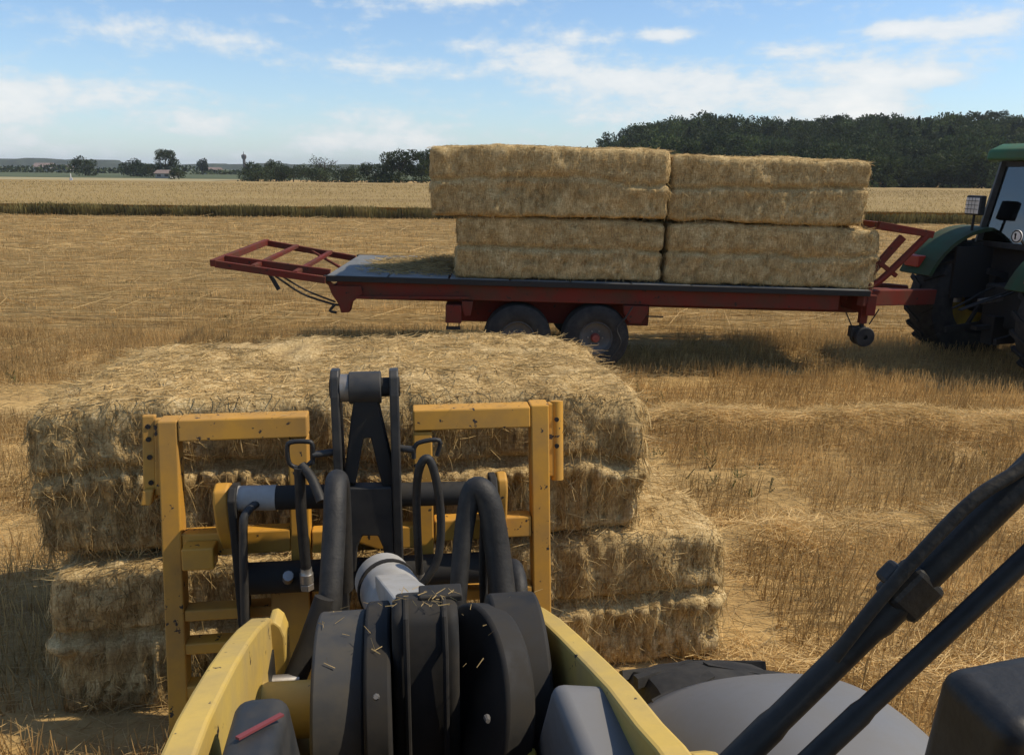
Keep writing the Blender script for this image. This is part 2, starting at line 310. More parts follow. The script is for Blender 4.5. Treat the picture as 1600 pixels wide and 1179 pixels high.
# ------------------------------------------------------------------ ground
def gh(x, y):
    x = np.asarray(x, float); y = np.asarray(y, float)
    z = -0.20*sstep((y-3.6)/5.5) - 0.12*sstep((y-10)/32)
    d = np.hypot(x, y)
    near = np.clip(1-(d-14)/25, 0, 1)
    z = z + 0.035*near*fbm(p2(x*0.35, y*1.1), 3, 3) + 0.018*near*fbm(p2(x*3, y*4), 11, 2)
    # wheel tracks pressed into the field, running across the view
    for yc, wd, dp in ((12.4, .28, .05), (13.9, .28, .05), (21, .4, .05), (23, .4, .05)):
        z = z - dp*np.exp(-((y-yc+0.03*x)/wd)**2)
    z = z + .11*np.exp(-((y-7.35-.035*(x-1.2))/.24)**2)*sstep((x-1.0)/.6)*(.5+vnoise(p2(x*1.6, y*1.6), 46)) + .06*np.exp(-((y-4.75-.10*(x-1.3))/.25)**2)*sstep((x-1.3)/.5)*(.3+vnoise(p2(x*1.6, y*1.6), 46))
    # wooded rise beyond the crop on the right
    rise = sstep((y-140)/110)*sstep((x/np.maximum(y, 1)+0.05)/0.30)*sstep((900-y)/300)
    z = z + rise*12.5
    return z
def axis(parts):
    out = []
    for a, b, n in parts: out.append(np.linspace(a, b, n, endpoint=False))
    return np.concatenate(out+[np.array([parts[-1][1]])])
xs = axis([(-4200, -600, 10), (-600, -120, 16), (-120, -20, 40), (-20, -8, 40), (-8, 12, 200), (12, 24, 40), (24, 120, 40), (120, 600, 32), (600, 4200, 10)])
ys = axis([(-60, -2, 12), (-2, 14, 180), (14, 30, 70), (30, 130, 50), (130, 330, 40), (330, 1000, 20), (1000, 4500, 10)])
X, Y = np.meshgrid(xs, ys); Z = gh(X, Y); nx, ny = len(xs), len(ys)
ii = (np.arange(ny-1)[:, None]*nx + np.arange(nx-1)[None, :]).ravel()
tag(np_mesh('field_ground', np.stack([X, Y, Z], -1).reshape(-1, 3), np.stack([ii, ii+1, ii+nx+1, ii+nx], 1), M['ground'], smooth=True), kind='structure')

def sheet(name, poly, material, dz=0.06, step=14):
    """flat field sheet draped over the ground"""
    P = np.array(poly, float); x0, y0 = P.min(0); x1, y1 = P.max(0)
    (a, b, c, d) = P
    U_, V_ = np.meshgrid(np.linspace(0, 1, step*2), np.linspace(0, 1, step))
    q = (1-U_)[..., None]*(1-V_)[..., None]*a + U_[..., None]*(1-V_)[..., None]*b + U_[..., None]*V_[..., None]*c + (1-U_)[..., None]*V_[..., None]*d
    z = gh(q[..., 0], q[..., 1]) + dz; n = step*2
    i = (np.arange(step-1)[:, None]*n + np.arange(n-1)[None, :]).ravel()
    return tag(np_mesh(name, np.concatenate([q, z[..., None]], -1).reshape(-1, 3), np.stack([i, i+1, i+n+1, i+n], 1), material, smooth=True), kind='structure')
sheet('pale_field', [(-420, 130), (-60, 140), (-60, 190), (-420, 190)], M['pale'], 0.06)
sheet('meadow', [(-700, 192), (300, 192), (300, 1200), (-700, 1200)], M['meadow'], 0.06)

# ------------------------------------------------------------------ blades (stubble, straw, crop): numpy batches of thin quads
def blades(base, direc, length, width, tint, bend=None, two=False):
    """base (n,3); direc (n,3) unit; gives v, f, tint"""
    n = len(base); t = direc; rnd = rng.normal(size=(n, 3)); w = np.cross(t, rnd); w /= np.linalg.norm(w, axis=1)[:, None]+1e-9
    w = w*width[:, None]/2; L = length[:, None]
    if not two:
        v = np.stack([base-w, base+w, base+t*L+w*0.6, base+t*L-w*0.6], 1).reshape(-1, 3)
        f = (np.arange(n)*4)[:, None]+np.array([[0, 1, 2, 3]]); tt = np.repeat(tint, 4)
    else:
        b = bend if bend is not None else rng.normal(size=(n, 3))*0.12
        mid = base+t*L*0.5; end = base+t*L+b*L
        v = np.stack([base-w, base+w, mid+w, mid-w, end+w*0.5, end-w*0.5], 1).reshape(-1, 3)
        i = (np.arange(n)*6)[:, None]
        f = np.concatenate([i+np.array([[0, 1, 2, 3]]), i+np.array([[3, 2, 4, 5]])]); tt = np.repeat(tint, 6)
    return v, f, tt
def cat(parts):
    v = []; f = []; t = []; n = 0
    for a, b, c in parts: v.append(a); f.append(b+n); t.append(c); n += len(a)
    return np.concatenate(v), np.concatenate(f), np.concatenate(t)
def unit(a): return a/(np.linalg.norm(a, axis=1)[:, None]+1e-9)

def in_view(x, y, m=1.5): return (np.abs(x+0.0) < y*0.72+m)
def stubble():
    parts = []
    for y0, y1, pitch, per, wid, h0, h1, half in ((1.2, 12.5, .14, 150, .0048, .09, .24, 9.5), (12.5, 24, .24, 42, .010, .10, .20, 18), (24, 43.5, .4, 17, .020, .10, .20, 33)):
        for k, yr in enumerate(np.arange(y0, y1, pitch)):
            n = int(per*half*2); x = rng.uniform(-half, half, n); y = yr + rng.normal(size=n)*pitch*0.16 - 0.03*x
            c = vnoise(p2(x*2.5, y*2.5), 21); sw = np.exp(-((y-7.35-.035*(x-1.2))/.3)**2)+.8*np.exp(-((y-4.75-.10*(x-1.3))/.3)**2)
            keep = in_view(x, y) & (c > 0.22) & (vnoise(p2(x*.5, y*1.7), 23) > 0.2) & ~((x > 1) & (sw > .4))
            keep &= ~((np.abs(x+0.1) < 1.5) & (y > 3.1) & (y < 4.6))
            x, y = x[keep], y[keep]; n = len(x)
            if not n: continue
            d = unit(np.stack([rng.normal(size=n)*.22+.08, rng.normal(size=n)*.22, np.ones(n)], 1))
            h = rng.uniform(h0, h1, n)*(0.75+0.5*vnoise(p2(x*.6, y*.9), 25))
            parts.append(blades(np.stack([x, y, gh(x, y)-.01], 1), d, h, np.full(n, wid)*rng.uniform(.7, 1.4, n), rng.uniform(.6, 1.35, n)*(.95 if y0 < 12 else 1.05)*(.7+.6*vnoise(p2(x*1.2, y*2.2), 27))))
    v, f, t = cat(parts)
    tag(np_mesh('stubble', v, f, M['stub'], tint=t), 'cut straw stubble standing in rows across the field', 'stubble', kind='stuff')
stubble()
def loose():
    parts = []
    # evenly strewn bits, then the windrows of unbaled straw
    def put(x, y, z, wid, l0, l1, tilt=.16, ti=(.75, 1.35), ani=.8):
        n = len(x)
        a = rng.uniform(0, 2*np.pi, n); d = unit(np.stack([np.cos(a), np.sin(a)*ani, np.abs(rng.normal(size=n))*tilt], 1))
        parts.append(blades(np.stack([x, y, z], 1), d, rng.uniform(l0, l1, n), np.full(n, wid), rng.uniform(*ti, n)))
    for y0, y1, dens, wid in ((1.5, 6, 900, .0032), (6, 12, 420, .0050), (12, 24, 130, .010), (24, 43, 30, .02)):
        half = y1*.72+1.5; n = int(dens*half*2*(y1-y0)); x = rng.uniform(-half, half, n); y = rng.uniform(y0, y1, n)
        k = in_view(x, y) & (vnoise(p2(x*.8, y*1.8), 31)+.25*rng.random(n) > .36); x, y = x[k], y[k]
        put(x, y, gh(x, y)+rng.uniform(.0, .09, len(x)), *((wid, .06, .20, .12, (.65, 1.1)) if y1 < 13 else (wid, .4, 1.3, .012, (.8, 1.25), .10)))
    for cx0, cx1, yc, sl, sg, hh, dens in ((1.0, 12, 7.35, .035, .27, .12, 9500), (1.3, 7, 4.75, .10, .26, .09, 5200), (-9, -1.2, 5.6, -.02, .35, .1, 2600), (0.9, 3.5, 3.1, .25, .2, .09, 2600), (-8, 9, 10.6, .01, .5, .07, 900)):
        n = int((cx1-cx0)*dens); x = rng.uniform(cx0, cx1, n); off = rng.normal(size=n); y = yc+sl*(x-cx0)+off*sg+.22*fbm(p2(x*.9, x*0), 41, 3)
        k = vnoise(p2(x*2.2, y*3.5), 43) > .30; x, y, off = x[k], y[k], off[k]
        top = hh*np.exp(-off**2*.8)*(.45+1.0*vnoise(p2(x*1.7, y*1.7), 45))
        put(x, y, gh(x, y)+top*rng.uniform(.25, 1, len(x)), .0042, .07, .22, .08, (1.2, 1.6))
    v, f, t = cat(parts)
    tag(np_mesh('loose_straw', v, f, M['straw'], tint=t), 'loose straw strewn in windrows over the stubble', 'straw', kind='stuff')
loose()
def weeds():
    n = 5200; x = rng.uniform(-9, 12, n); y = rng.uniform(2.5, 20, n)
    k = in_view(x, y) & (vnoise(p2(x*.7, y*1.1), 51) > .66); x, y = x[k], y[k]
    x = np.repeat(x, 5)+rng.normal(size=len(x)*5)*.03; y = np.repeat(y, 5)+rng.normal(size=len(y)*5)*.03; n = len(x)
    d = unit(np.stack([rng.normal(size=n)*.7, rng.normal(size=n)*.7, np.ones(n)], 1))
    v, f, t = blades(np.stack([x, y, gh(x, y)], 1), d, rng.uniform(.04, .13, n), rng.uniform(.008, .02, n), rng.uniform(.6, 1.4, n))
    tag(np_mesh('weeds', v, f, M['weed'], tint=t), 'small green weeds sprouting between the stubble', 'weeds', kind='stuff')
weeds()

# standing crop beyond the cut field
def crop_edge_y(x): return 43.8 + 0.02*x + 0.5*fbm(p2(x*.08, x*0), 61, 3)
def crop():
    # canopy
    xs = axis([(-150, 150, 160)]); tv = np.concatenate([np.linspace(0, 0.06, 10), np.linspace(.075, 1, 40)])
    X, T = np.meshgrid(xs, tv); Y0 = crop_edge_y(X)+.7; Yf = 128 + .06*X + np.where(X > 20, 8, 0)*0; Y = Y0+(Yf-Y0)*T
    Z = gh(X, Y)+.62+.05*fbm(p2(X*.7, Y*.7), 63, 3)
    nx = len(xs); ny = len(tv); i = (np.arange(ny-1)[:, None]*nx+np.arange(nx-1)[None, :]).ravel()
    tint = np.full(X.size, 1.0)
    o = np_mesh('crop_canopy', np.stack([X, Y, Z], -1).reshape(-1, 3), np.stack([i, i+1, i+nx+1, i+nx], 1), M['crop'], smooth=True, tint=tint)
    root = empty('standing_crop', (0, 44, 0)); root_loc = Vector((0, 44, 0)); o.parent = root; o.location = -root_loc; o['kind'] = 'stuff'
    # ears and stems on top and stems along the cut edge
    n = 60000; x = rng.uniform(-75, 75, n); t = rng.uniform(0, 1, n)**2.2; y0 = crop_edge_y(x); y = y0+.4+t*(110-y0)
    d = unit(np.stack([rng.normal(size=n)*.3, rng.normal(size=n)*.3, np.ones(n)], 1)); h = rng.uniform(.06, .16, n)
    v, f, tt = blades(np.stack([x, y, gh(x, y)+.60], 1), d, h, .02+.06*t, rng.uniform(.7, 1.25, n))
    e = np_mesh('ears', v, f, M['crop'], tint=tt, parent=root); e.location = -root_loc; e['kind'] = 'stuff'
    n = 26000; x = rng.uniform(-48, 50, n); y = crop_edge_y(x)+rng.exponential(.35, n)
    d = unit(np.stack([rng.normal(size=n)*.10, rng.normal(size=n)*.10-.04, np.ones(n)], 1)); h = rng.uniform(.40, .70, n)*(.82+.36*vnoise(p2(x*.9, x*0), 67))
    v, f, tt = blades(np.stack([x, y, gh(x, y)-.02], 1), d, h, rng.uniform(.02, .05, n), rng.uniform(.55, 1.35, n)*(.6+.8*vnoise(p2(x*1.3, x*0), 69)))
    e = np_mesh('stems', v, f, M['cropedge'], tint=tt, parent=root); e.location = -root_loc; e['kind'] = 'stuff'
    tag(root, 'ripe golden crop standing beyond the cut stubble', 'crop', kind='stuff')
crop()

# ------------------------------------------------------------------ trees
def crown_pts(n, lobes, seed):
    """points through a crown made of ellipsoid lobes, crowded to the outside"""
    g = np.random.default_rng(seed); out = []
    w = np.array([l[3]*l[4]*l[5] for l in lobes])**.66; w /= w.sum()
    for (cx, cy, cz, rx, ry, rz), k in zip(lobes, (w*n).astype(int)+1):
        d = unit(g.normal(size=(k, 3))); r = g.uniform(.25, 1, k)**.45*(1+.35*(vnoise(d*2.3+cx, seed)-.5))
        out.append(np.array([cx, cy, cz])+d*r[:, None]*np.array([rx, ry, rz]))
    return np.concatenate(out)
def leaf_quads(p, size, seed):
    g = np.random.default_rng(seed); n = len(p); a = unit(g.normal(size=(n, 3))); b = unit(np.cross(a, g.normal(size=(n, 3)))); s = size*g.uniform(.6, 1.4, n)[:, None]
    v = np.stack([p-a*s, p-b*s*.6, p+a*s, p+b*s*.6], 1).reshape(-1, 3); f = (np.arange(n)*4)[:, None]+np.array([[0, 1, 2, 3]])
    t = np.repeat(g.uniform(.55, 1.4, n)*(.55+.9*vnoise(p*.45, seed+5)), 4)
    return v, f, t
def broad_lobes(h, w, seed, base=.22):
    g = np.random.default_rng(seed); L = [(0, 0, h*.58, w*.34, w*.34, h*.36)]
    for k in range(9):
        a = g.uniform(0, 6.28); r = w*g.uniform(.18, .36); z = h*g.uniform(base+.12, .86)
        s = w*g.uniform(.14, .24)*(1.15-.4*z/h); L.append((r*math.cos(a), r*math.sin(a), z, s, s, s*.85))
    return L
def tree(name, label, cat_, loc, h, w, seed, leafmat, n=1500, size=.3, group=None, trunk=True, base=.22, bare=False):
    z = float(gh(loc[0], loc[1])); root = empty(name, (loc[0], loc[1], z)); tag(root, label, cat_, group)
    g = np.random.default_rng(seed)
    if trunk:
        mb = MB(); mb.tube([(0, 0, -.2), (.03*h*.3, 0, h*.3), (0, .02*h, h*.62)], [h*.028+.05, h*.02+.03, h*.008+.02], 7, 3)
        for k in range(7 if not bare else 16):
            a = g.uniform(0, 6.28); z0 = h*g.uniform(.22, .55); r = w*g.uniform(.2, .48); e = (r*math.cos(a), r*math.sin(a), z0+h*g.uniform(.15, .42))
            mid = (e[0]*.45, e[1]*.45, z0+(e[2]-z0)*.35); mb.tube([(0, 0, z0), mid, e], [h*.012+.02, h*.007+.015, h*.003+.01], 5, 2)
            if bare:
                for j in range(4):
                    q = tuple(e[i]*.6+mid[i]*.4+g.normal()*w*.02 for i in range(3)); mb.tube([q, (q[0]+g.normal()*w*.12, q[1]+g.normal()*w*.12, q[2]+h*g.uniform(.06, .2))], [h*.004+.01, .012], 4)
        mb.build('trunk', M['bark'], root, smooth=True)
    if n:
        p = crown_pts(n, broad_lobes(h, w, seed, base), seed); v, f, t = leaf_quads(p, size, seed)
        np_mesh('crown', v, f, leafmat, root, tint=t)
    return root
def px(az_px, d):
    """ground x for a column of the picture at distance d"""
    return (az_px-800)/1230*d*0.97
tree('round_tree', 'tall airy round tree standing above the pale barn on the skyline', 'tree', (px(257, 205), 205), 7.6, 7.5, 101, M['leaf_left'], 3600, .16)
tree('field_bush', 'broad reddish bush left of the airy round tree', 'bush', (px(130, 230), 230), 5.0, 9, 102, M['leaf_left'], 2160, .21, base=.02)
tree('hedge_tree', 'dark flat topped hedge tree just left of the airy round tree', 'tree', (px(205, 225), 225), 4.6, 10, 103, M['leaf_dark'], 2400, .21, base=.0)
tree('hedge_bush', 'low dark bush under the airy round tree', 'bush', (px(236, 218), 218), 3.6, 7, 104, M['leaf_left'], 1680, .19, base=.0)
tree('pale_bush', 'pale green bush right of the small barn', 'bush', (px(276, 180), 180), 2.6, 4.5, 105, M['leaf'], 1440, .13, base=.0)
tree('small_tree', 'small round dark tree by the white houses', 'tree', (px(314, 300), 300), 6.0, 6, 106, M['leaf_dark'], 1680, .21)
tree('spire_bush', 'dark round bush at the foot of the slender tower', 'bush', (px(392, 170), 170), 4.2, 5, 107, M['leaf_dark'], 1920, .17, base=.0)
tree('pointed_bush', 'bush with a pointed top between tower and bare tree', 'bush', (px(428, 168), 168), 4.4, 6, 108, M['leaf_left'], 2160, .17, base=.0)
tree('ragged_tree', 'ragged half bare tree poking above the hedge', 'tree', (px(505, 160), 160), 5.4, 6.5, 109, M['leaf_left'], 384, .15, bare=True)
for k, (cx, d, h, w, lab) in enumerate([(400, 160, 3.1, 9, 'olive hedge below the dark round bush'), (455, 158, 3.0, 9, 'olive hedge right of the pointed bush'), (497, 155, 3.2, 9, 'olive hedge around the ragged tree'), (535, 152, 2.7, 8, 'lowest olive hedge left of the dark copse')]):
    tree('hedge', lab, 'hedge', (px(cx, d), d), h, w, 120+k, M['leaf_left'], 2640, .16, 'hedges behind the crop', base=-.08)
tree('copse_tree', 'tallest dark tree of the copse left of the stacked bales', 'tree', (px(620, 142), 142), 6.6, 7.5, 131, M['leaf'], 4560, .16, 'copse left of the bales', base=-.05)
tree('copse_tree', 'dark tree at the copse end nearest the stacked bales', 'tree', (px(655, 143), 143), 6.0, 8, 132, M['leaf'], 4560, .16, 'copse left of the bales', base=-.05)
tree('copse_tree', 'lowest tree at the left end of the dark copse', 'tree', (px(584, 144), 144), 3.9, 7, 133, M['leaf'], 3360, .16, 'copse left of the bales', base=-.08)

def forest():
    g = np.random.default_rng(77)
    def conifer(seed, h, w, n):
        q = np.random.default_rng(seed); t = q.uniform(.06, 1, n)**.8; a = q.uniform(0, 6.28, n); tier = .75+.25*np.cos(t*h*4.5)
        r = w*.5*(1-t)**.6*q.uniform(.3, 1, n)**.5*tier+.006
        return np.stack([r*np.cos(a), r*np.sin(a), t*h-.06*r*h/w], 1)
    tmpl = [('c', leaf_quads(conifer(s, 1, .52, 1200), .021, s)) for s in (1, 2, 3)] + [('b', leaf_quads(crown_pts(1150, broad_lobes(1, .85, s, -.12), s), .033, s)) for s in (4, 5, 6, 7)]
    con = []; bro = []
    for row in range(13):
        d = 141+row*8.5
        n = 58
        for k in range(n):
            pxx = 868+(k+g.uniform(-.4, .4))*(1000/n)+g.uniform(-6, 6); dd = d+g.uniform(-3.5, 3.5); x = px(pxx, dd); y = dd
            if row > 3 and pxx < 870+row*2: continue
            edge = np.clip((pxx-790)/190, .45, 1)*(1.08+.10*np.clip((pxx-1200)/400, 0, 1))
            coni = (row > 4 and g.random() < .3) or (row <= 4 and g.random() < .08)
            h = ((g.uniform(4.6, 6.6) if coni else g.uniform(5.6, 7.6))*(.86+.3*float(vnoise(np.array([pxx*.012, row*.35, 0.]), 91))))*edge*(.8 if row < 2 else 1)
            w = h*g.uniform(.85, 1.2)*(1.0 if coni else 1.1)
            _, (v, f, t) = tmpl[g.integers(0, 3)] if coni else tmpl[g.integers(3, 7)]
            a = g.uniform(0, 6.28); c, s_ = math.cos(a), math.sin(a); vv = np.stack([(v[:, 0]*c-v[:, 1]*s_)*w+x, (v[:, 0]*s_+v[:, 1]*c)*w+y, v[:, 2]*h+float(gh(x, y))], 1)
            (con if coni else bro).append((vv, f, t*g.uniform(.7, 1.3)))
    root = empty('woodland', (60, 150, 0)); tag(root, 'dark mixed woodland on the rise behind the tractor', 'woodland', kind='stuff')
    for nm, lst, m in (('conifers', con, M['leaf_dark']), ('broadleaf_trees', bro, M['leaf'])):
        v, f, t = cat(lst); o = np_mesh(nm, v, f, m, root, tint=t); o.location = (-60, -150, 0); o['kind'] = 'stuff'
forest()
def far_wood():
    xs = np.linspace(-1500, 900, 900); prof = 3+5.5*vnoise(p2(xs*.004, xs*0), 71)+2.5*vnoise(p2(xs*.03, xs*0), 72)+1.6*vnoise(p2(xs*.11, xs*0), 74)+np.where(xs < -600, 4, 0)
    ring = np.stack([np.stack([xs, 1240+.1*xs+o, (prof if k else -1)*h_+xs*0], 1) for o, k, h_ in ((0, 0, 1), (6, 1, .75), (16, 1, 1.0), (60, 1, 1.02), (90, 0, 1))]); m_ = len(xs)
    i = (np.arange(4)[:, None]*m_+np.arange(m_-1)[None, :]).ravel(); v = ring.reshape(-1, 3); f = np.stack([i, i+1, i+m_+1, i+m_], 1); t = .6+.8*vnoise(v*.09, 78)
    tag(np_mesh('distant_woods', v, f, M['leaf_left'], tint=t), 'thin dark line of distant woods along the horizon', 'woods', kind='stuff')
    n = 5200; x = rng.uniform(-420, 60, n); y = 330+rng.uniform(0, 8, n)+.05*x; k = vnoise(p2(x*.03, x*0), 75) > .22; x, y = x[k], y[k]
    z = gh(x, y)+rng.uniform(0, 1, len(x))*(1.0+2.6*vnoise(p2(x*.06, x*0), 76)); v, f, t = leaf_quads(np.stack([x, y, z], 1), .8, 77)
    tag(np_mesh('far_hedgerow', v, f, M['leaf_left'], tint=t), 'far broken hedgerow across the meadow on the left', 'hedgerow', kind='stuff')
far_wood()

# far buildings and marks
def house(name, label, cxp, d, w, dep, hw, hr, nwin):
    x = px(cxp, d); root = empty(name, (x, d, float(gh(x, d)))); tag(root, label, 'building', 'far farm buildings')
    MB().box((-w/2, 0, 0), (w/2, dep, hw)).build('wall', M['wall'], root)
    m = MB(); o = .3; m.prism([(-o, hw-.1), (dep+o, hw-.1), (dep/2, hw+hr)], lambda a, b: (-w/2-o, a, b), lambda a, b: (w/2+o, a, b)); m.build('roof', M['roof'], root)
    for k in range(nwin):
        xx = -w/2+w*(k+.5)/nwin; MB().box((xx-.45, -.05, hw*.35), (xx+.45, .02, hw*.75)).build('window', M['pane'], root)
house('barn', 'small pale barn below the airy round tree', 251, 195, 3.6, 4, 1.3, .7, 2)
house('farmhouse', 'white farmhouse right of the small round dark tree', 325, 340, 7, 6, 1.6, 1.2, 3)
house('cottage', 'low pale cottage far left below the skyline', 62, 420, 9, 7, 2.2, 2.0, 3)
house('shed', 'low shed between the reddish bush and the cottage', 92, 400, 8, 6, 1.8, 1.4, 2)
x = px(380, 700); tw = empty('tower', (x, 700, 0)); tag(tw, 'slender dark tower on the skyline left of the hedges', 'tower')
MB().tube([(0, 0, -1), (0, 0, 9.5)], [1.5, 1.1], 14).build('shaft', M['bark'], tw, smooth=True)
MB().lathe([(0, 1.1), (1.2, 2.0), (3.4, 2.1), (4.2, 1.2), (4.3, .05), (0, .05)], (0, 0, 9.4), (0, 0, 1), 18).build('tank', M['bark'], tw, smooth=True)
MB().tube([(0, 0, 13.4), (0, 0, 16)], [.35, .15], 8).build('mast', M['bark'], tw)
x = px(107, 118); mp_ = empty('marker_post', (x, 118, float(gh(x, 118)))); tag(mp_, 'thin white marker post at the far edge of the crop', 'post')
MB().tube([(0, 0, 0), (0, 0, 1.6)], .07, 8).build('pole', M['white'], mp_); MB().box((-.22, -.04, .2), (.22, .04, 1.0)).build('plate', M['white'], mp_, bevel=.01)

# ------------------------------------------------------------------ straw bales
def bale(name, label, cen, L, Wd, H, yaw, seed, res, nstraw, swid, group, tilt=0.0, sag=.03, seam=.015, amp=.6):
    """cen = centre of the bottom; long axis along local x, camera side is local -y"""
    root = empty(name, cen, (0, tilt, yaw)); tag(root, label, 'straw bale', group)
    g = np.random.default_rng(seed); hx, hy, hz = L/2, Wd/2, H/2; c = .075
    half = np.array([hx, hy, hz])
    def shape(P):
        """P on the box surface (centred) -> displaced point, normal"""
        q = np.clip(P, -(half-c), half-c); n = P-q; n = unit(n); pos = q+n*c
        s3 = seed*7.31
        x, y, z = pos[:, 0], pos[:, 1], pos[:, 2]
        d = .036*fbm(pos*np.array([2.2, 2.2, 4.0])+s3, seed, 3)+amp*.024*fbm(pos*np.array([9, 9, 7])+s3, seed+3, 3)+.010*fbm(pos*np.array([30, 30, 16])+s3, seed+5, 2)
        side = np.clip(1-np.abs(n[:, 2])*1.4, 0, 1)
        zm = .03+.09*fbm(p2(x*1.6, y*1.6)+s3, seed+7, 3)
        d -= side*.060*np.exp(-((z-zm)/.020)**2)*(.5+vnoise(p2(x*2, y*2)+s3, seed+15))
        d += side*seam*np.exp(-((z-zm+.06)/.045)**2)*vnoise(p2(x*6, y*6)+s3, seed+8)
        u = (x+y)*1.0+.05*fbm(p2(x*4, z*5)+s3, seed+9, 2)+.10*np.abs(z+.15)
        ph = u/.078+1.2*fbm(p2(u*3, u*0)+s3, seed+10, 2); fr = np.abs(ph-np.floor(ph)-.5)*2
        low = sstep((zm-z)/.05)*sstep((z+hz)/.08)
        d += amp*side*.022*fbm(np.stack([x*13, y*13, z*6], -1)+s3, seed+16, 2); d -= side*(.012+.046*low)*fr**5*(.4+.8*vnoise(p2(x*3, z*4)+s3, seed+11))
        d -= np.abs(n[:, 2])*.012*(fbm(pos*np.array([1.2, 5, 1])+s3, seed+12, 3))
        res_ = pos+n*d[:, None]; top_ = sstep((z+hz)/(2*hz)); ex = np.abs(x)/hx
        res_[:, 2] -= top_*(sag*sstep((ex-.72)/.28)*(.5+.5*sstep((y+hy)/(2*hy)))+.02*fbm(p2(x*1.1, y*1.6)+s3, seed+14, 2)); return res_, n
    vs = []; fs = []; k0 = 0
    for ax in range(3):
        a, b = [i for i in range(3) if i != ax]; na = max(2, int(half[a]*2/res)); nb = max(2, int(half[b]*2/res))
        A, B = np.meshgrid(np.linspace(-half[a], half[a], na+1), np.linspace(-half[b], half[b], nb+1))
        for sg in (-1, 1):
            P = np.zeros((A.size, 3)); P[:, a] = A.ravel(); P[:, b] = B.ravel(); P[:, ax] = sg*half[ax]
            v, _ = shape(P); i = (np.arange(nb)[:, None]*(na+1)+np.arange(na)[None, :]).ravel(); q = np.stack([i, i+1, i+na+2, i+na+1], 1)
            flip = (sg < 0) ^ (ax == 1)
            if flip: q = q[:, ::-1]
            vs.append(v); fs.append(q+k0); k0 += len(v)
    body = np_mesh('straw_block', np.concatenate(vs)+np.array([0, 0, hz]), np.concatenate(fs), M['straw_body'], root, smooth=True)
    # stalks lying on and sticking out of the faces
    faces = [(1, -1, L*H*1.25), (2, 1, L*Wd*1.0), (0, 1, Wd*H*1.2), (0, -1, Wd*H*1.2), (1, 1, L*H*.25)]
    tot = sum(q[2] for q in faces); parts = []
    for ax, sg, area in faces:
        n = int(nstraw*area/tot); a, b = [i for i in range(3) if i != ax]
        P = np.zeros((n, 3)); P[:, a] = g.uniform(-1, 1, n)*half[a]; P[:, b] = g.uniform(-1, 1, n)*half[b]; P[:, ax] = sg*half[ax]
        p, nn = shape(P)
        if ax == 2:
            an = g.uniform(0, 6.28, n); t = np.stack([np.cos(an)*1.3, np.sin(an), np.zeros(n)], 1); out = np.abs(g.normal(size=n))*.025; ln = g.uniform(.03, .12, n)
            clump = vnoise(p*np.array([3, 5, 1]), seed+20)
        else:
            an = g.normal(size=n)*.42+np.where(g.random(n) < .16, 1.57, 0); t = np.zeros((n, 3)); t[:, 2] = -np.cos(an); t[:, a if ax == 0 else 0] = np.sin(an)
            if ax == 0: t[:, 0] = 0; t[:, 1] = np.sin(an)
            out = np.abs(g.normal(size=n))*.05; ln = g.uniform(.02, .09, n)
            clump = vnoise(p*np.array([7, 7, 5]), seed+20)
            tuft = np.exp(-((p[:, 2]+.02)/.06)**2)*(g.random(n) < .6); out += tuft*.12; ln += tuft*.02
        # ragged corners: longer stalks near the edges
        e = np.min(np.abs(np.abs(P[:, [a, b]])-np.array([half[a], half[b]])), axis=1) < .05; out += e*np.abs(g.normal(size=n))*.06
        t = unit(t)+nn*out[:, None]; t = unit(t); keep = clump > .28
        bend = g.normal(size=(n, 3))*.10; bend[:, 2] -= .12*out
        pv = blades((p+nn*.003)[keep], t[keep], ln[keep], (swid*g.uniform(.6, 1.5, n))[keep], (g.uniform(.55, 1.25, n)*(.7+.5*clump)*(1.22 if ax == 2 else 1.0))[keep], bend[keep], True)  # top-face stalks tinted lighter: sunlight on the top put into the colour
        parts.append(pv)
    v, f, t = cat(parts); s = np_mesh('stalks', v+np.array([0, 0, hz]), f, M['straw'], root, tint=t); s['kind'] = 'stuff'
    return root
PSI = R(8)
def LW(r, u, z=0.0): return (r*math.cos(PSI)-u*math.sin(PSI), r*math.sin(PSI)+u*math.cos(PSI), z)
bale('straw_bale', 'upper bale of the near pair, sunlit top, against the yellow frame', LW(-.235, 3.84, .685), 2.62, 1.2, .70, PSI, 5, .020, 24000, .0030, 'bales in front of the loader', 0.0, .085, .045, .9)
bale('straw_bale', 'lower bale of the near pair, jutting out at the right', LW(-.02, 3.80, -.02), 3.0, 1.2, .70, PSI+R(1.2), 9, .020, 22000, .0030, 'bales in front of the loader', 0.0, .05, .045, 1.0)

# ------------------------------------------------------------------ trailer (local x to the front, deck top at local z = 0)
TY, TS = R(1.5), R(1.23)
tr = empty('flatbed_trailer', (-2.285, 9.60, 1.05), (0, TS, TY)); tag(tr, 'red tandem axle flatbed bale trailer with grey deck', 'trailer')
TL, TW = 6.75, 2.45
def deck_panels():
    n = 9; w = TL/n
    for k in range(n):
        o = MB().box((0.012, 0, -.045), (w-.012, TW, 0)).build('deck_panel', M['deck'], tr, bevel=.006); o.location = (k*w, 0, 0.002*((k*7) % 3-1)); o.rotation_euler = (0.0015*((k*5) % 3-1), 0, 0)
deck_panels()
MB().box((-.03, -.02, -.075), (TL, .03, -.004)).build('edge_rail', M['dark'], tr, bevel=.008)
MB().box((-.03, TW-.03, -.075), (TL, TW+.02, -.004)).build('edge_rail', M['dark'], tr, bevel=.008)
for y in (.06, TW-.18):
    MB().box((.12, y, -.27), (TL-.35, y+.10, -.078)).build('side_beam', M['red'], tr, bevel=.01)
for y in (.7, TW-.82): MB().box((.2, y, -.40), (TL+.2, y+.12, -.05)).build('chassis_beam', M['red'], tr, bevel=.01)
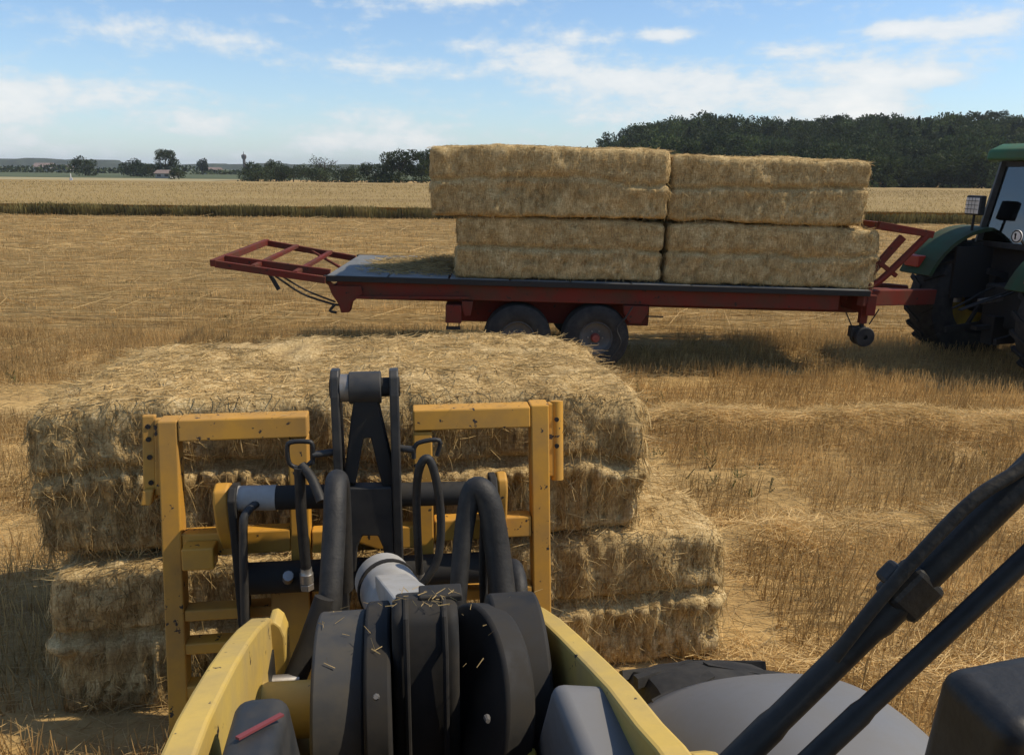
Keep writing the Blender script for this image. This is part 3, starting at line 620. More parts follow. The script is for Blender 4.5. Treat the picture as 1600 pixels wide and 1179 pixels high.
for x in (.9, 2.2, 4.6, 5.9): MB().box((x, .1, -.20), (x+.09, TW-.1, -.06)).build('cross_member', M['red'], tr)
# rear bolster with hanging brackets
for y in (.03, TW-.19):
    m = MB(); m.prism([(.02, -.13), (.42, -.13), (.44, -.22), (.30, -.34), (.27, -.46), (.17, -.47), (.14, -.36), (.06, -.24)], lambda a, b: (a, y, b), lambda a, b: (a, y+.16, b)); m.build('rear_bracket', M['red'], tr, bevel=.008)
MB().box((.05, .2, -.25), (.17, TW-.2, -.14)).build('rear_beam', M['red'], tr, bevel=.01)
MB().bar((.35, .03, -.27), (1.75, .03, -.235), .03, .03).build('brace_rod', M['red'], tr)
# rear extension rack
def rack():
    rk = empty('rear_rack'); rk.parent = tr
    z0, z1 = -.03, .10; N1 = (-1.32, -.02, z1); F1 = (-1.30, 2.15, z1+.06); N0 = (0.0, -.02, z0-.03); F0 = (0.0, 2.15, z0)
    MB().bar(N0, N1, .055, .085).build('rail', M['red'], rk, bevel=.006); MB().bar(F0, F1, .055, .085).build('rail', M['red'], rk, bevel=.006)
    MB().bar((0, .28, z0+.02), (-1.30, .28, z1+.03), .05, .09).build('rail', M['red'], rk, bevel=.006)
    MB().bar((-1.34, -.05, z1+.01), (-1.31, 2.2, z1+.07), .07, .08).build('crossbar', M['red'], rk, bevel=.006)
    for t in (.34, .72):
        a = Vector(N1).lerp(Vector(N0), t); b = Vector(F1).lerp(Vector(F0), t); MB().bar(a+Vector((0, 0, .03)), b+Vector((0, 0, .03)),   .06, .05).build('crossbar', M['red'], rk, bevel=.006)
    MB().bar(Vector(F1).lerp(Vector(F0), .5), (-.05, 1.5, -.12), .03, .03).build('brace', M['red'], rk)
    MB().bar((-.70, .02, .02), (-.58, .02, -.20), .06, .035).build('stop_bar', M['dark'], rk)
    MB().tube([(-.62, .02, -.03), (-.3, .02, -.24), (.05, .05, -.36), (.18, .08, -.38)], .014, 8, 4).build('stay_rod', M['dark'], rk, smooth=True)
    MB().tube([(-.58, .03, -.01), (-.25, .03, -.20), (.10, .06, -.34)], .012, 8, 4).build('stay_rod', M['dark'], rk, smooth=True)
    MB().bar((.0, .05, -.08), (.16, .05, -.22), .03, .05).build('brace', M['red'], rk)
    m = MB(); m.tube([(.10, .02, -.36), (.04, .0, -.44), (.12, .0, -.46)], .018, 8, 3); m.build('latch', M['dark'], rk, smooth=True)
rack()
# axles and wheels
def wheel(parent, cen, rad, wid, rimr, rimmat, hubmat, side, lugs=0, name='wheel', tyre_mat=None, lug=1.035):
    w = empty(name); w.parent = parent; w.location = cen
    h = wid/2; m = MB(); prof = [(-h*.55, rimr*.98), (-h*.85, rimr*1.06), (-h, rimr*1.25), (-h*.98, rad*.86), (-h*.82, rad*.965), (-h*.45, rad*.995), (0, rad), (h*.45, rad*.995), (h*.82, rad*.965), (h*.98, rad*.86), (h, rimr*1.25), (h*.85, rimr*1.06), (h*.55, rimr*.98)]
    m.lathe(prof, (0, 0, 0), (0, 1, 0), 44); t = m.build('tyre', tyre_mat or M['rubber'], w, smooth=True)
    if lugs:
        lm = MB()
        for k in range(lugs):
            for s_ in (-1, 1):
                a = 2*math.pi*(k+(.5 if s_ > 0 else 0))/lugs; da = 2*math.pi/lugs*.62
                def pt(b, y, r): return (math.cos(b)*r, y, math.sin(b)*r)
                lo = rad*.955; hi = rad*lug; th = 2*math.pi/lugs*.26
                v = []
                for r in (lo, hi): v += [pt(a, s_*h*1.0, r*.97), pt(a+th, s_*h*1.0, r*.97), pt(a+th+da, s_*h*.04, r), pt(a+da, s_*h*.04, r)]
                lm.hexa(v)
        lm.build('tread', tyre_mat or M['rubber'], w)
    m = MB(); s = side; m.lathe([(s*h*.80, rimr*1.07), (s*h*.86, rimr*1.0), (s*h*.55, rimr*.90), (s*h*.35, rimr*.55), (s*h*.40, rimr*.30), (s*h*.36, .01), (s*h*.0, .01), (s*h*.0, rimr*1.0)], (0, 0, 0), (0, 1, 0), 36); m.build('rim', rimmat, w, smooth=True)
    m = MB(); m.lathe([(s*h*.30, rimr*.30), (s*h*.62, rimr*.28), (s*h*.80, rimr*.20), (s*h*.82, .005), (s*h*.30, .005)], (0, 0, 0), (0, 1, 0), 20); m.build('hub', hubmat, w, smooth=True)
    for k in range(6):
        a = 2*math.pi*k/6; c_ = (math.cos(a)*rimr*.45, math.sin(a)*rimr*.45); MB().cyl((c_[0], s*h*.36, c_[1]), (c_[0], s*h*.50, c_[1]), rimr*.055, 6).build('wheel_nut', M['steel'], w)
    return w
WR = .43
for x in (2.37, 3.36):
    zc = -1.22+WR+.068*0+x*math.tan(TS)
    for y, sd_ in ((.22, -1), (TW-.22, 1)): wheel(tr, (x, y, zc), WR, .36, .205, M['rim'], M['hubred'], sd_)
    MB().cyl((x, .3, zc), (x, TW-.3, zc), .06, 14).build('axle', M['dark'], tr, smooth=True)
MB().box((1.6, .5, -.62), (4.1, .62, -.28)).build('bogie_frame', M['red'], tr, bevel=.01); MB().box((1.6, TW-.62, -.62), (4.1, TW-.5, -.28)).build('bogie_frame', M['red'], tr, bevel=.01)
for x0, x1, xb0, xb1, zb in ((3.68, 3.99, 3.76, 3.91, -.50), (1.66, 1.80, 1.70, 1.77, -.46)):
    m = MB(); m.prism([(x0, -.28), (x1, -.28), (x1-.01, -.38), (xb1, zb), (xb0, zb), (x0+.01, -.38)], lambda a, b: (a, .02, b), lambda a, b: (a, .14, b)); m.build('spring_hanger', M['red'], tr, bevel=.006)
MB().bar((3.42, .1, -.52), (3.80, .1, -.44), .02, .02).build('brake_rod', M['dark'], tr); MB().bar((3.95, .1, -.42), (4.20, .1, -.42), .015, .015).build('brake_rod', M['dark'], tr)
tb = MB().box((1.46, .02, -.56), (1.66, .30, -.33)).build('tool_box', M['red'], tr, bevel=.012)
MB().box((1.47, .01, -.64), (1.65, .08, -.61)).build('reflector_bar', M['dark'], tr); MB().bar((1.49, .05, -.62), (1.49, .05, -.55), .015, .015).build('lamp_bracket', M['dark'], tr); MB().bar((1.63, .05, -.62), (1.63, .05, -.55), .015, .015).build('lamp_bracket', M['dark'], tr)
MB().tube([(3.78, -.03, -.28), (3.70, -.035, -.42), (3.60, -.03, -.56), (3.66, -.03, -.74), (3.56, -.03, -.92), (3.48, -.03, -1.02)], .010, 8, 5).build('brake_hose', M['weed'] if 0 else M['hose'], tr, smooth=True)
# drawbar, front rack, jockey wheel
def front_end():
    for y0, y1 in ((.62, 1.02), (TW-.62, 1.38)):
        MB().bar((TL-.05, y0, -.15), (TL+1.20, y1, -.20), .12, .20).build('drawbar_rail', M['red'], tr, bevel=.01)
    MB().bar((TL-.1, .03, -.10), (TL+1.22, .75, -.16), .10, .20).build('drawbar_rail', M['red'], tr, bevel=.01)
    MB().bar((TL+1.1, 1.2, -.2), (TL+1.75, 1.2, -.25), .14, .14).build('hitch_beam', M['red'], tr, bevel=.012)
    MB().lathe([(-.03, .05), (.03, .05), (.03, .09), (-.03, .09)], (TL+1.80, 1.2, -.25), (0, 0, 1), 20).build('hitch_eye', M['steel'], tr, smooth=True)
    MB().box((TL-.02, .0, -.32), (TL+.10, TW, -.06)).build('front_beam', M['red'], tr, bevel=.01)
    fr = empty('front_rack'); fr.parent = tr
    for y in (.10, 2.1):
        MB().tube([(TL-.02, y, .03), (TL+.15, y, .12), (TL+.42, y, .42), (TL+.66, y, .70)], .045, 10, 4).build('rack_arm', M['red'], fr, smooth=True)
        MB().bar((TL+.02, y+.02, .20), (TL+.36, y+.02, .66), .06, .09).build('rack_arm', M['red'], fr, bevel=.006)
        MB().bar((TL+.02, y, .80), (TL+.72, y, .70), .07, .085).build('top_rail', M['red'], fr, bevel=.006)
        MB().bar((TL+.10, y, .34), (TL+.34, y, .18), .05, .05).build('brace', M['red'], fr)
    MB().bar((TL+.04, .1, .80), (TL+.04, 2.1, .80), .06, .06).build('crossbar', M['red'], fr); MB().bar((TL+.66, .1, .70), (TL+.66, 2.1, .70), .06, .06).build('crossbar', M['red'], fr)
    jw = empty('jockey_wheel'); jw.parent = tr
    MB().box((TL-.03, .10, -.44), (TL+.06, .19, -.10)).build('leg', M['red'], jw, bevel=.006); MB().box((TL-.005, .12, -.58), (TL+.035, .17, -.40)).build('leg_foot', M['dark'], jw)
    for y in (.05, .20):
        m = MB(); m.lathe([(-.03, .03), (-.03, .115), (0, .13), (.03, .115), (.03, .03)], (TL+.03, y, -.60), (0, 1, 0), 20); m.build('small_wheel', M['rubber'], jw, smooth=True)
    MB().box((TL-.13, .09, -.62), (TL-.02, .20, -.48)).build('wheel_bracket', M['dark'], jw, bevel=.01)
    MB().bar((TL-.22, .12, -.30), (TL-.08, .12, -.55), .012, .012).build('crank_rod', M['dark'], jw); MB().bar((TL+.2, .12, -.25), (TL+.1, .12, -.45), .012, .012).build('crank_rod', M['dark'], jw)
front_end()
# bales on the deck: x from the rear of the deck, bottom heights above the deck
def deck_pos(x, y, z): return tuple(Matrix.Translation((-2.285, 9.60, 1.05)) @ Matrix.Rotation(TY, 4, 'Z') @ Matrix.Rotation(TS, 4, 'Y') @ Vector((x, y, z)))
gB = 'bales stacked on the trailer'
bale('straw_bale', 'lower bale nearest the empty end of the trailer deck', deck_pos(2.85, .66, .005), 2.55, 1.2, .75, TY, 15, .035, 6500, .0046, gB, TS)
bale('straw_bale', 'lower bale at the tractor end of the trailer', deck_pos(5.50, .66, .005), 2.66, 1.2, .76, TY, 16, .035, 6500, .0046, gB, TS)
bale('straw_bale', 'upper bale overhanging towards the empty end of the deck', deck_pos(2.70, .58, .765), 2.86, 1.2, .82, TY, 17, .035, 6500, .0046, gB, TS-R(.6))
bale('straw_bale', 'upper bale at the tractor end of the trailer', deck_pos(5.36, .64, .775), 2.44, 1.2, .78, TY, 18, .035, 6500, .0046, gB, TS-R(.2))
def heap():
    n = 5200; x = 1.15+rng.normal(size=n)*.36; y = 1.25+rng.normal(size=n)*.42; k = (x < 1.62) & (x > .3) & (y > .15) & (y < 2.3); x, y = x[k], y[k]; n = len(x)
    top = .15*np.exp(-((x-1.35)/.42)**2-((y-1.3)/.55)**2); z = top*rng.uniform(.1, 1, n)+.005; a = rng.uniform(0, 6.28, n)
    d = unit(np.stack([np.cos(a), np.sin(a), np.abs(rng.normal(size=n))*.12], 1)); v, f, t = blades(np.stack([x, y, z], 1), d, rng.uniform(.05, .2, n), np.full(n, .009), rng.uniform(.6, 1.1, n))
    o = np_mesh('straw_litter', v, f, M['straw'], tint=t); o.location = (-2.285, 9.60, 1.05); o.rotation_euler = (0, TS, TY)
    tag(o, 'low heap of straw litter on the empty end of the deck', 'straw', kind='stuff')
heap()

# ------------------------------------------------------------------ tractor (local x forward, origin on the ground below the rear axle)
tx, ty_ = 6.78, 10.40
tc_ = empty('tractor', (tx, ty_, -.24), (0, 0, R(14))); tag(tc_, 'green farm tractor hitched to the trailer, seen from behind', 'tractor')
def tractor():
    for y, s in ((-.92, -1), (.92, 1)): wheel(tc_, (0, y, .83), .83, .56, .44, M['rimyellow'], M['rimyellow'], s, 22, 'rear_wheel')
    for y, s in ((-.88, -1), (.88, 1)): wheel(tc_, (2.55, y, .60), .60, .42, .33, M['rimyellow'], M['rimyellow'], s, 18, 'front_wheel')
    MB().cyl((0, -.8, .83), (0, .8, .83), .16, 20).build('rear_axle', M['dark'], tc_, smooth=True); MB().cyl((2.55, -.75, .60), (2.55, .75, .60), .10, 16).build('front_axle', M['dark'], tc_, smooth=True)
    MB().box((-.35, -.30, .60), (2.9, .30, 1.15)).build('transmission', M['dark'], tc_, bevel=.04)
    # fenders: curved sheet over each rear wheel
    for s in (-1, 1):
        m = MB(); n = 16; v = []; f = []
        for k in range(n+1):
            a = R(158-(k/n)*106); r = 1.06
            for yy, rr in ((.62, r), (1.20, r), (1.20, r-.05), (.62, r-.05)): v.append((math.cos(a)*rr, s*yy, .83+math.sin(a)*rr*.97))
        for k in range(n):
            for j in range(4): f.append((k*4+j, k*4+(j+1) % 4, (k+1)*4+(j+1) % 4, (k+1)*4+j))
        f += [(0, 1, 2, 3), (n*4+3, n*4+2, n*4+1, n*4)]; m.add(v, f); fd = m.build('fender', M['green'], tc_, smooth=True)
        MB().box((-.98, s*1.0-.13, 1.30), (-.84, s*1.0+.13, 1.46)).build('tail_lamp', M['lens_red'], tc_, bevel=.02)
        MB().box((-.60, s*.62-.02, .9), (.62, s*.62+.02, 1.60)).build('fender_inner', M['dark'], tc_)
    cb = empty('cab'); cb.parent = tc_; cb.location = (.55, 0, 0)
    # cab
    MB().box((-.55, -.78, 1.10), (1.15, .78, 1.62)).build('cab_base', M['dark'], cb, bevel=.03)
    for x0, x1 in ((-.70, -.50), (1.18, 1.02), (.30, .34)):
        for s in (-1, 1): MB().bar((x0+.05 if x0 < 0 else x0, s*.80, 1.60), (x1, s*.72, 2.72), .09, .07).build('pillar', M['black'], cb, bevel=.01)
    for z in (1.64, 2.70):
        e = .02 if z < 2 else -.05
        MB().bar((-.66+(.18 if z > 2 else 0), -.78+.04, z), (-.66+(.18 if z > 2 else 0), .74, z), .07, .07).build('cab_rail', M['black'], cb); MB().bar((1.15-(.12 if z > 2 else 0), -.74, z), (1.15-(.12 if z > 2 else 0), .74, z), .07, .07).build('cab_rail', M['black'], cb)
        for s in (-1, 1): MB().bar((-.64+(.16 if z > 2 else 0), s*(.79+e), z), (1.16-(.12 if z > 2 else 0), s*(.79+e), z), .06, .07).build('cab_rail', M['black'], cb)
    m = MB(); m.hexa([(-.63, -.74, 1.66), (-.61, -.74, 1.66), (-.61, .74, 1.66), (-.63, .74, 1.66), (-.49, -.69, 2.68), (-.47, -.69, 2.68), (-.47, .69, 2.68), (-.49, .69, 2.68)]); m.build('rear_window', M['glass'], cb)
    for s in (-1, 1):
        m = MB(); m.hexa([(-.60, s*.785, 1.66), (.28, s*.785, 1.66), (.28, s*.775, 1.66), (-.60, s*.775, 1.66), (-.48, s*.725, 2.68), (.30, s*.725, 2.68), (.30, s*.715, 2.68), (-.48, s*.715, 2.68)]); m.build('side_window', M['glass'], cb)
        m = MB(); m.hexa([(.36, s*.785, 1.66), (1.12, s*.785, 1.66), (1.12, s*.775, 1.66), (.36, s*.775, 1.66), (.36, s*.725, 2.68), (1.0, s*.725, 2.68), (1.0, s*.715, 2.68), (.36, s*.715, 2.68)]); m.build('side_window', M['glass'], cb)
    m = MB(); m.prism([(-.72, 2.74), (1.22, 2.74), (1.26, 2.82), (1.1, 2.93), (.2, 2.98), (-.5, 2.96), (-.70, 2.88)], lambda a, b: (a, -.82, b), lambda a, b: (a, .82, b)); m.build('roof', M['roofgreen'], cb, bevel=.05)
    MB().box((.05, -.28, 1.62), (.50, .28, 1.80)).build('seat', M['black'], cb, bevel=.05); MB().box((-.06, -.26, 1.78), (.08, .26, 2.35)).build('seat_back', M['black'], cb, bevel=.05)
    MB().tube([(.85, 0, 1.6), (.72, 0, 1.95)], .03, 10).build('steering_column', M['black'], cb)
    MB().lathe([(-.012, .17), (.012, .17), (.012, .20), (-.012, .20)], (.71, 0, 1.96), (-.5, 0, 1), 24).build('steering_wheel', M['black'], cb, smooth=True)
    m = MB(); m.prism([(1.2, 1.15), (2.95, 1.05), (3.05, 1.35), (2.9, 1.55), (1.2, 1.72)], lambda a, b: (a, -.36, b), lambda a, b: (a, .36, b)); m.build('hood', M['green'], tc_, bevel=.05)
    # work lamp on the far fender
    wl = empty('work_lamp'); wl.parent = tc_; wl.location = (-.33, .72, 1.92)
    MB().box((-.02, -.13, .10), (.08, .13, .36)).build('housing', M['black'], wl, bevel=.02); MB().box((-.030, -.11, .12), (-.018, .11, .33)).build('lens', M['lens'], wl, bevel=.003); MB().cyl((.03, 0, -.12), (.03, 0, .12), .018, 10).build('stalk', M['dark'], wl)
    for i in range(3): MB().box((-.038, -.11, .175+i*.055), (-.030, .11, .182+i*.055)).build('guard_wire', M['black'], wl)
    for i in range(3): MB().box((-.040, -.058+i*.055, .12), (-.0385, -.052+i*.055, .33)).build('guard_wire', M['black'], wl)
    # speed disc on the near fender
    sg_ = empty('speed_disc'); sg_.parent = tc_; sg_.location = (-1.14, -.83, 1.86)
    m = MB(); m.lathe([(-.006, .006), (.006, .006), (.006, .075), (-.006, .075)], (0, 0, 0), (1, 0, 0), 28); m.build('plate', M['white'], sg_)
    m = MB(); m.lathe([(-.008, .058), (-.004, .058), (-.004, .073), (-.008, .073)], (0, 0, 0), (1, 0, 0), 28); m.build('ring', M['black'], sg_)
    MB().bar((-.010, .012, -.035), (-.010, .012, .035), .004, .020, (0, 1, 0)).build('numeral', M['black'], sg_); MB().bar((-.010, .028, .018), (-.010, .012, .035), .004, .015, (0, 1, 0)).build('numeral', M['black'], sg_)
    MB().bar((0.30, 0, -.25), (0.02, 0, 0), .02, .02).build('bracket', M['dark'], sg_)
    # rear linkage
    for s in (-1, 1):
        MB().bar((.1, s*.30, .62), (-.78, s*.42, .50), .05, .08).build('lower_link', M['dark'], tc_, bevel=.008); MB().bar((-.1, s*.36, 1.25), (-.45, s*.40, .55), .04, .04).build('lift_rod', M['dark'], tc_); MB().bar((.1, s*.3, 1.2), (-.28, s*.36, 1.3), .05, .08).build('lift_arm', M['dark'], tc_)
    MB().bar((-.2, 0, 1.0), (-.70, 0, .95), .06, .06).build('top_link', M['steel'], tc_); MB().box((-.50, -.09, .38), (-.1, .09, .75)).build('drawbar_hitch', M['dark'], tc_, bevel=.01); MB().bar((-.3, 0, .62), (-.72, 0, .60), .10, .05).build('drawbar', M['dark'], tc_)
    for k, s in enumerate((-.2, -.12, .15)): MB().tube([(-.3, s, 1.12), (-.52, s, 1.05), (-.75, s*.6+.03, .95), (-1.0, s*.4+.05, .85)], .013, 8, 4).build('hose', M['hose'], tc_, smooth=True)
tractor()

# ------------------------------------------------------------------ loader: local axes r (right), u (forward), z, origin on the ground under the camera
ld = empty('wheel_loader', (0, 0, 0), (0, 0, PSI)); tag(ld, 'yellow wheel loader whose lift arms and coupler fill the foreground', 'wheel loader')
M['casting'] = paint('grey_casting', (0.036, 0.037, 0.037), (0.08, 0.07, 0.052), 0.6, 0.65, scale=12)
def fitting(p, d, r, parent):
    """crimped hose end: ferrule, hexagon nut"""
    p = Vector(p); d = Vector(d).normalized()
    MB().tube([p, p+d*.020, p+d*.024, p+d*.060, p+d*.064], [r*1.02, r*1.06, r*1.22, r*1.22, r*1.0], 18).build('ferrule', M['steel'], parent, smooth=True)
    MB().cyl(p+d*.064, p+d*.090, r*1.30, 6).build('hose_nut', M['steel'], parent, bevel=.002)
def loader():
    prof = [(.80, 1.425), (1.0, 1.385), (1.2, 1.336), (1.314, 1.316), (1.446, 1.28), (1.602, 1.233), (1.787, 1.169), (1.965, 1.098), (2.10, 1.035), (2.18, .998), (2.25, .95), (2.30, .88), (2.34, .78), (2.36, .66), (2.40, .52), (2.33, .42), (2.20, .40), (2.12, .46), (2.02, .58), (1.86, .72), (1.65, .83), (1.4, .90), (1.1, .93), (.80, .95)]
    def arm(r0, sl, th, pr, name):
        m = MB(); m.prism(pr, lambda u, z: (r0+sl*(u-1.2), u, z), lambda u, z: (r0+th+sl*(u-1.2), u, z)); return m.build(name, M['yellow'], ld, bevel=.008)
    arm(-.430, -.050, .062, prof, 'lift_arm')
    prR = [(.80, 1.36), (1.0, 1.33), (1.14, 1.313), (1.23, 1.29), (1.377, 1.266), (1.514, 1.229), (1.715, 1.172), (1.87, 1.125), (2.02, 1.068), (2.2, .99), (2.36, .905), (2.42, .80), (2.44, .66), (2.40, .52), (2.33, .42), (2.20, .40), (2.12, .46), (2.02, .58), (1.86, .72), (1.65, .83), (1.4, .90), (1.1, .93), (.80, .95)]
    arm(.417, -.105, .058, prR, 'lift_arm')
    # gusset piece low on the right arm
    m = MB(); m.prism([(.85, 1.30), (1.0, 1.315), (1.12, 1.31), (1.16, 1.28), (1.17, 1.1), (.85, 1.0)], lambda u, z: (.478, u, z), lambda u, z: (.535, u, z)); m.build('arm_gusset', M['yellow'], ld, bevel=.012)
    # arm head: pin boss and pocket on the left, cross tube between the arms
    MB().box((-.423, 2.02, .77), (-.410, 2.155, .905)).build('pocket_shade', M['black'], ld)  # black plate put in for the shade inside the pocket opening
    MB().cyl((-.43, 2.10, .83), (-.34, 2.12, .815), .022, 14).build('pin', M['steel'], ld, smooth=True)
    m = MB(); m.prism([(-.425, .74), (-.425, .985), (-.405, .990), (-.388, .972), (-.378, .938), (-.378, .74)], lambda r, z: (r, 2.165, z), lambda r, z: (r, 2.25, z)); m.build('arm_flange', M['yellow'], ld, bevel=.006)
    MB().tube([(-.37, 2.12, .775), (-.31, 2.18, .90), (-.262, 2.22, 1.03)], [.036, .034, .03], 14).build('cylinder_rod', M['dark'], ld, smooth=True)
    MB().lathe([(-.03, .012), (.03, .012), (.03, .05), (-.03, .05)], (-.385, 2.12, .77), (1, 0, 0), 20).build('rod_eye', M['steel'], ld, smooth=True)
    MB().cyl((-.45, 1.92, .87), (.36, 1.92, .85), .075, 24).build('cross_tube', M['yellow'], ld, smooth=True)
    m = MB(); m.hexa([(-.43, 1.75, .70), (-.27, 1.85, .70), (-.27, 2.02, .70), (-.46, 2.10, .70), (-.43, 1.80, .86), (-.38, 1.87, .87), (-.38, 1.99, .87), (-.45, 2.06, .92)]); m.build('arm_gusset', M['yellow'], ld, bevel=.008)
    # tilt lever and its bosses
    m = MB(); m.prism([(1.66, .40), (1.62, 1.0), (1.63, 1.22), (1.66, 1.285), (1.72, 1.30), (1.80, 1.27), (1.95, 1.10), (2.02, .90), (2.02, .45)], lambda u, z: (-.046, u, z), lambda u, z: (.112, u, z)); m.build('tilt_lever', M['dark'], ld, bevel=.022)
    MB().cyl((-.235, 1.78, .97), (-.112, 1.78, .97), .235, 48).build('lever_boss', M['casting'], ld, bevel=.008, smooth=True)
    MB().cyl((-.112, 1.76, 1.00), (-.050, 1.76, 1.00), .238, 48).build('lever_cheek', M['dark'], ld, bevel=.008, smooth=True)
    MB().cyl((.122, 1.72, .99), (.195, 1.74, .97), .25, 48).build('lever_cheek', M['dark'], ld, bevel=.010, smooth=True)
    MB().cyl((.205, 1.80, .97), (.335, 1.80, .97), .245, 48).build('lever_boss', M['dark'], ld, bevel=.010, smooth=True)
    MB().cyl((.262, 1.52, 1.00), (.262, 1.50, .995), .018, 8).build('bolt', M['rimyellow'], ld)
    a, b = Vector((-.092, 2.43, .965)), Vector((.032, 1.86, 1.06)); MB().tube([a, a.lerp(b, .5), b], [.094, .094, .092], 32).build('tilt_cylinder', M['bright'], ld, bevel=.008, smooth=True)
    t = [(-.105, 2.18, 1.118), (-.008, 2.18, 1.118), (.082, 1.74, 1.288), (-.040, 1.74, 1.288)]; lo = [(p[0], p[1]+.02, p[2]-.14) for p in t]
    m = MB(); m.hexa(lo+t); m.build('lever_link', M['bright'], ld, bevel=.006)
    MB().box((.02, 1.71, 1.290), (.125, 1.77, 1.306)).build('wear_plate', M['dark'], ld, bevel=.004)
    MB().box((-.30, .95, .35), (.38, 2.0, .74)).build('front_frame', M['dark'], ld, bevel=.03)
    MB().box((-.20, 1.45, .35), (.34, 2.08, .80)).build('pivot_tower', M['dark'], ld, bevel=.03)
    # grey cover right of the lever, dark lamp box with a red stripe on the left
    m = MB(); m.hexa([(.29, 1.36, .70), (.47, 1.36, .70), (.44, 1.75, .70), (.285, 1.75, .70), (.315, 1.16, 1.235), (.472, 1.16, 1.215), (.425, 1.42, 1.245), (.285, 1.42, 1.265)]); m.build('front_cover', M['fender'], ld, bevel=.035)
    lb = MB(); lb.hexa([(-.355, .98, 1.10), (-.215, .98, 1.10), (-.215, 1.42, 1.05), (-.365, 1.42, 1.05), (-.315, 1.02, 1.375), (-.225, 1.02, 1.375), (-.238, 1.36, 1.325), (-.335, 1.36, 1.325)]); lb = lb.build('lamp_box', M['blue'], ld, bevel=.03)
    MB().bar((-.300, 1.20, 1.356), (-.236, 1.27, 1.344), .011, .004, (0, .15, 1)).build('stripe', M['stripe'], lb)
    # front wheels and the grey fender
    for r, s in ((.80, 1), (-.78, -1)):
        w = wheel(ld, (r, 1.62 if s > 0 else 1.36, .50 if s > 0 else .47), .52, .40, .25, M['yellow'], M['yellow'], 1, 20, 'front_wheel', lug=1.008); w.rotation_euler = (0, 0, R(-90) if s > 0 else R(90))
        m = MB(); n1, n2 = 22, 18; v = []
        for i in range(n1+1):
            for j in range(n2+1):
                a = -1+2*i/n1; b = -1+2*j/n2; rr = r+.055*s+a*.31
                dome = (1-abs(a)**2.6*.40)*(1-max(0, b)**2.2*.42)*(1-max(0, -b)**2*.30); v.append((rr, 1.24+b*.42, .86+.385*dome-.03))
        n = n2+1; f = [(i*n+j, (i+1)*n+j, (i+1)*n+j+1, i*n+j+1) for i in range(n1) for j in range(n2)]
        if s > 0:
            m.add(v, f); o = m.build('fender', M['fender'], ld, smooth=True); sm = o.modifiers.new('thick', 'SOLIDIFY'); sm.thickness = .012
    MB().cyl((-.7, 1.62, .5), (.7, 1.62, .5), .09, 16).build('front_axle', M['dark'], ld, smooth=True)
    for r_, u_ in ((.66, 1.0), (.86, .98), (1.06, 1.0)): MB().cyl((r_, u_, 1.10), (r_, u_, 1.22), .011, 8).build('fender_bolt', M['steel'], ld)
    # quick coupler
    for r0, r1, zt in ((-.270, -.238, 1.592), (-.058, -.024, 1.588)):
        m = MB(); m.prism([(2.80, .62), (2.79, 1.30), (2.80, 1.50), (2.815, zt-.02), (2.84, zt), (2.90, zt-.005), (2.925, zt-.05), (2.93, 1.42), (2.96, 1.1), (2.97, .62)], lambda u, z: (r0, u, z), lambda u, z: (r1, u, z)); m.build('coupler_plate', M['blue'], ld, bevel=.006)
    MB().cyl((-.205, 2.855, 1.520), (-.088, 2.855, 1.520), .060, 28).build('link_boss', M['blue'], ld, bevel=.004, smooth=True); MB().cyl((-.275, 2.855, 1.520), (-.020, 2.855, 1.520), .036, 20).build('coupler_pin', M['dark'], ld, smooth=True); MB().cyl((-.236, 2.855, 1.520), (-.205, 2.855, 1.520), .052, 20).build('washer', M['steel'], ld, smooth=True)
    m = MB(); m.prism([(-.185, 1.50), (-.105, 1.50), (-.092, 1.42), (-.040, 1.14), (-.095, 1.14), (-.132, 1.335), (-.158, 1.335), (-.195, 1.15), (-.238, 1.17), (-.200, 1.42)], lambda r, z: (r, 2.815, z), lambda r, z: (r, 2.90, z)); m.build('coupler_link', M['dark'], ld, bevel=.006)
    m = MB(); m.prism([(-.237, 1.148), (-.059, 1.142), (-.058, .80), (-.092, .80), (-.100, .895), (-.118, .945), (-.176, .948), (-.196, .90), (-.206, .80), (-.237, .80)], lambda r, z: (r, 2.80, z), lambda r, z: (r, 2.86, z)); m.build('cross_plate', M['blue'], ld, bevel=.006)
    MB().cyl((-.645, 2.90, 1.083), (.31, 2.90, 1.062), .047, 24).build('upper_tube', M['dark'], ld, smooth=True)
    MB().tube([(-.640, 2.90, 1.083), (-.50, 2.90, 1.080)], .049, 24).build('tube_sleeve', M['bright'], ld, smooth=True)
    MB().cyl((-.665, 2.90, .745), (.33, 2.90, .735), .062, 24).build('lower_tube', M['dark'], ld, smooth=True)
    for r in (-.668, .318): 
        m = MB(); m.prism([(2.84, .55), (2.83, 1.10), (2.87, 1.14), (2.95, 1.13), (2.97, 1.0), (2.97, .55)], lambda u, z: (r, u, z), lambda u, z: (r+.03, u, z)); m.build('end_plate', M['dark'], ld, bevel=.006)
    MB().tube([(-.560, 2.87, 1.08), (-.600, 2.82, 1.055), (-.612, 2.80, .98), (-.628, 2.78, .62)], .016, 10, 5).build('pipe', M['blue'], ld, smooth=True)
    MB().cyl((-.47, 2.845, .76), (-.46, 2.80, .80), .02, 10).build('fitting', M['steel'], ld, smooth=True)
    # latch handles
    m = MB(); m.tube([(-.345, 2.80, 1.250), (-.342, 2.80, 1.322), (-.362, 2.80, 1.336), (-.415, 2.80, 1.336), (-.432, 2.80, 1.318), (-.428, 2.80, 1.255), (-.395, 2.80, 1.236), (-.362, 2.80, 1.246), (-.345, 2.80, 1.262)], .0085, 10, 4); h = m.build('latch_handle', M['black'], ld, smooth=True)
    MB().cyl((-.345, 2.80, 1.283), (-.262, 2.82, 1.286), .013, 12).build('handle_rod', M['blue'], h, smooth=True)
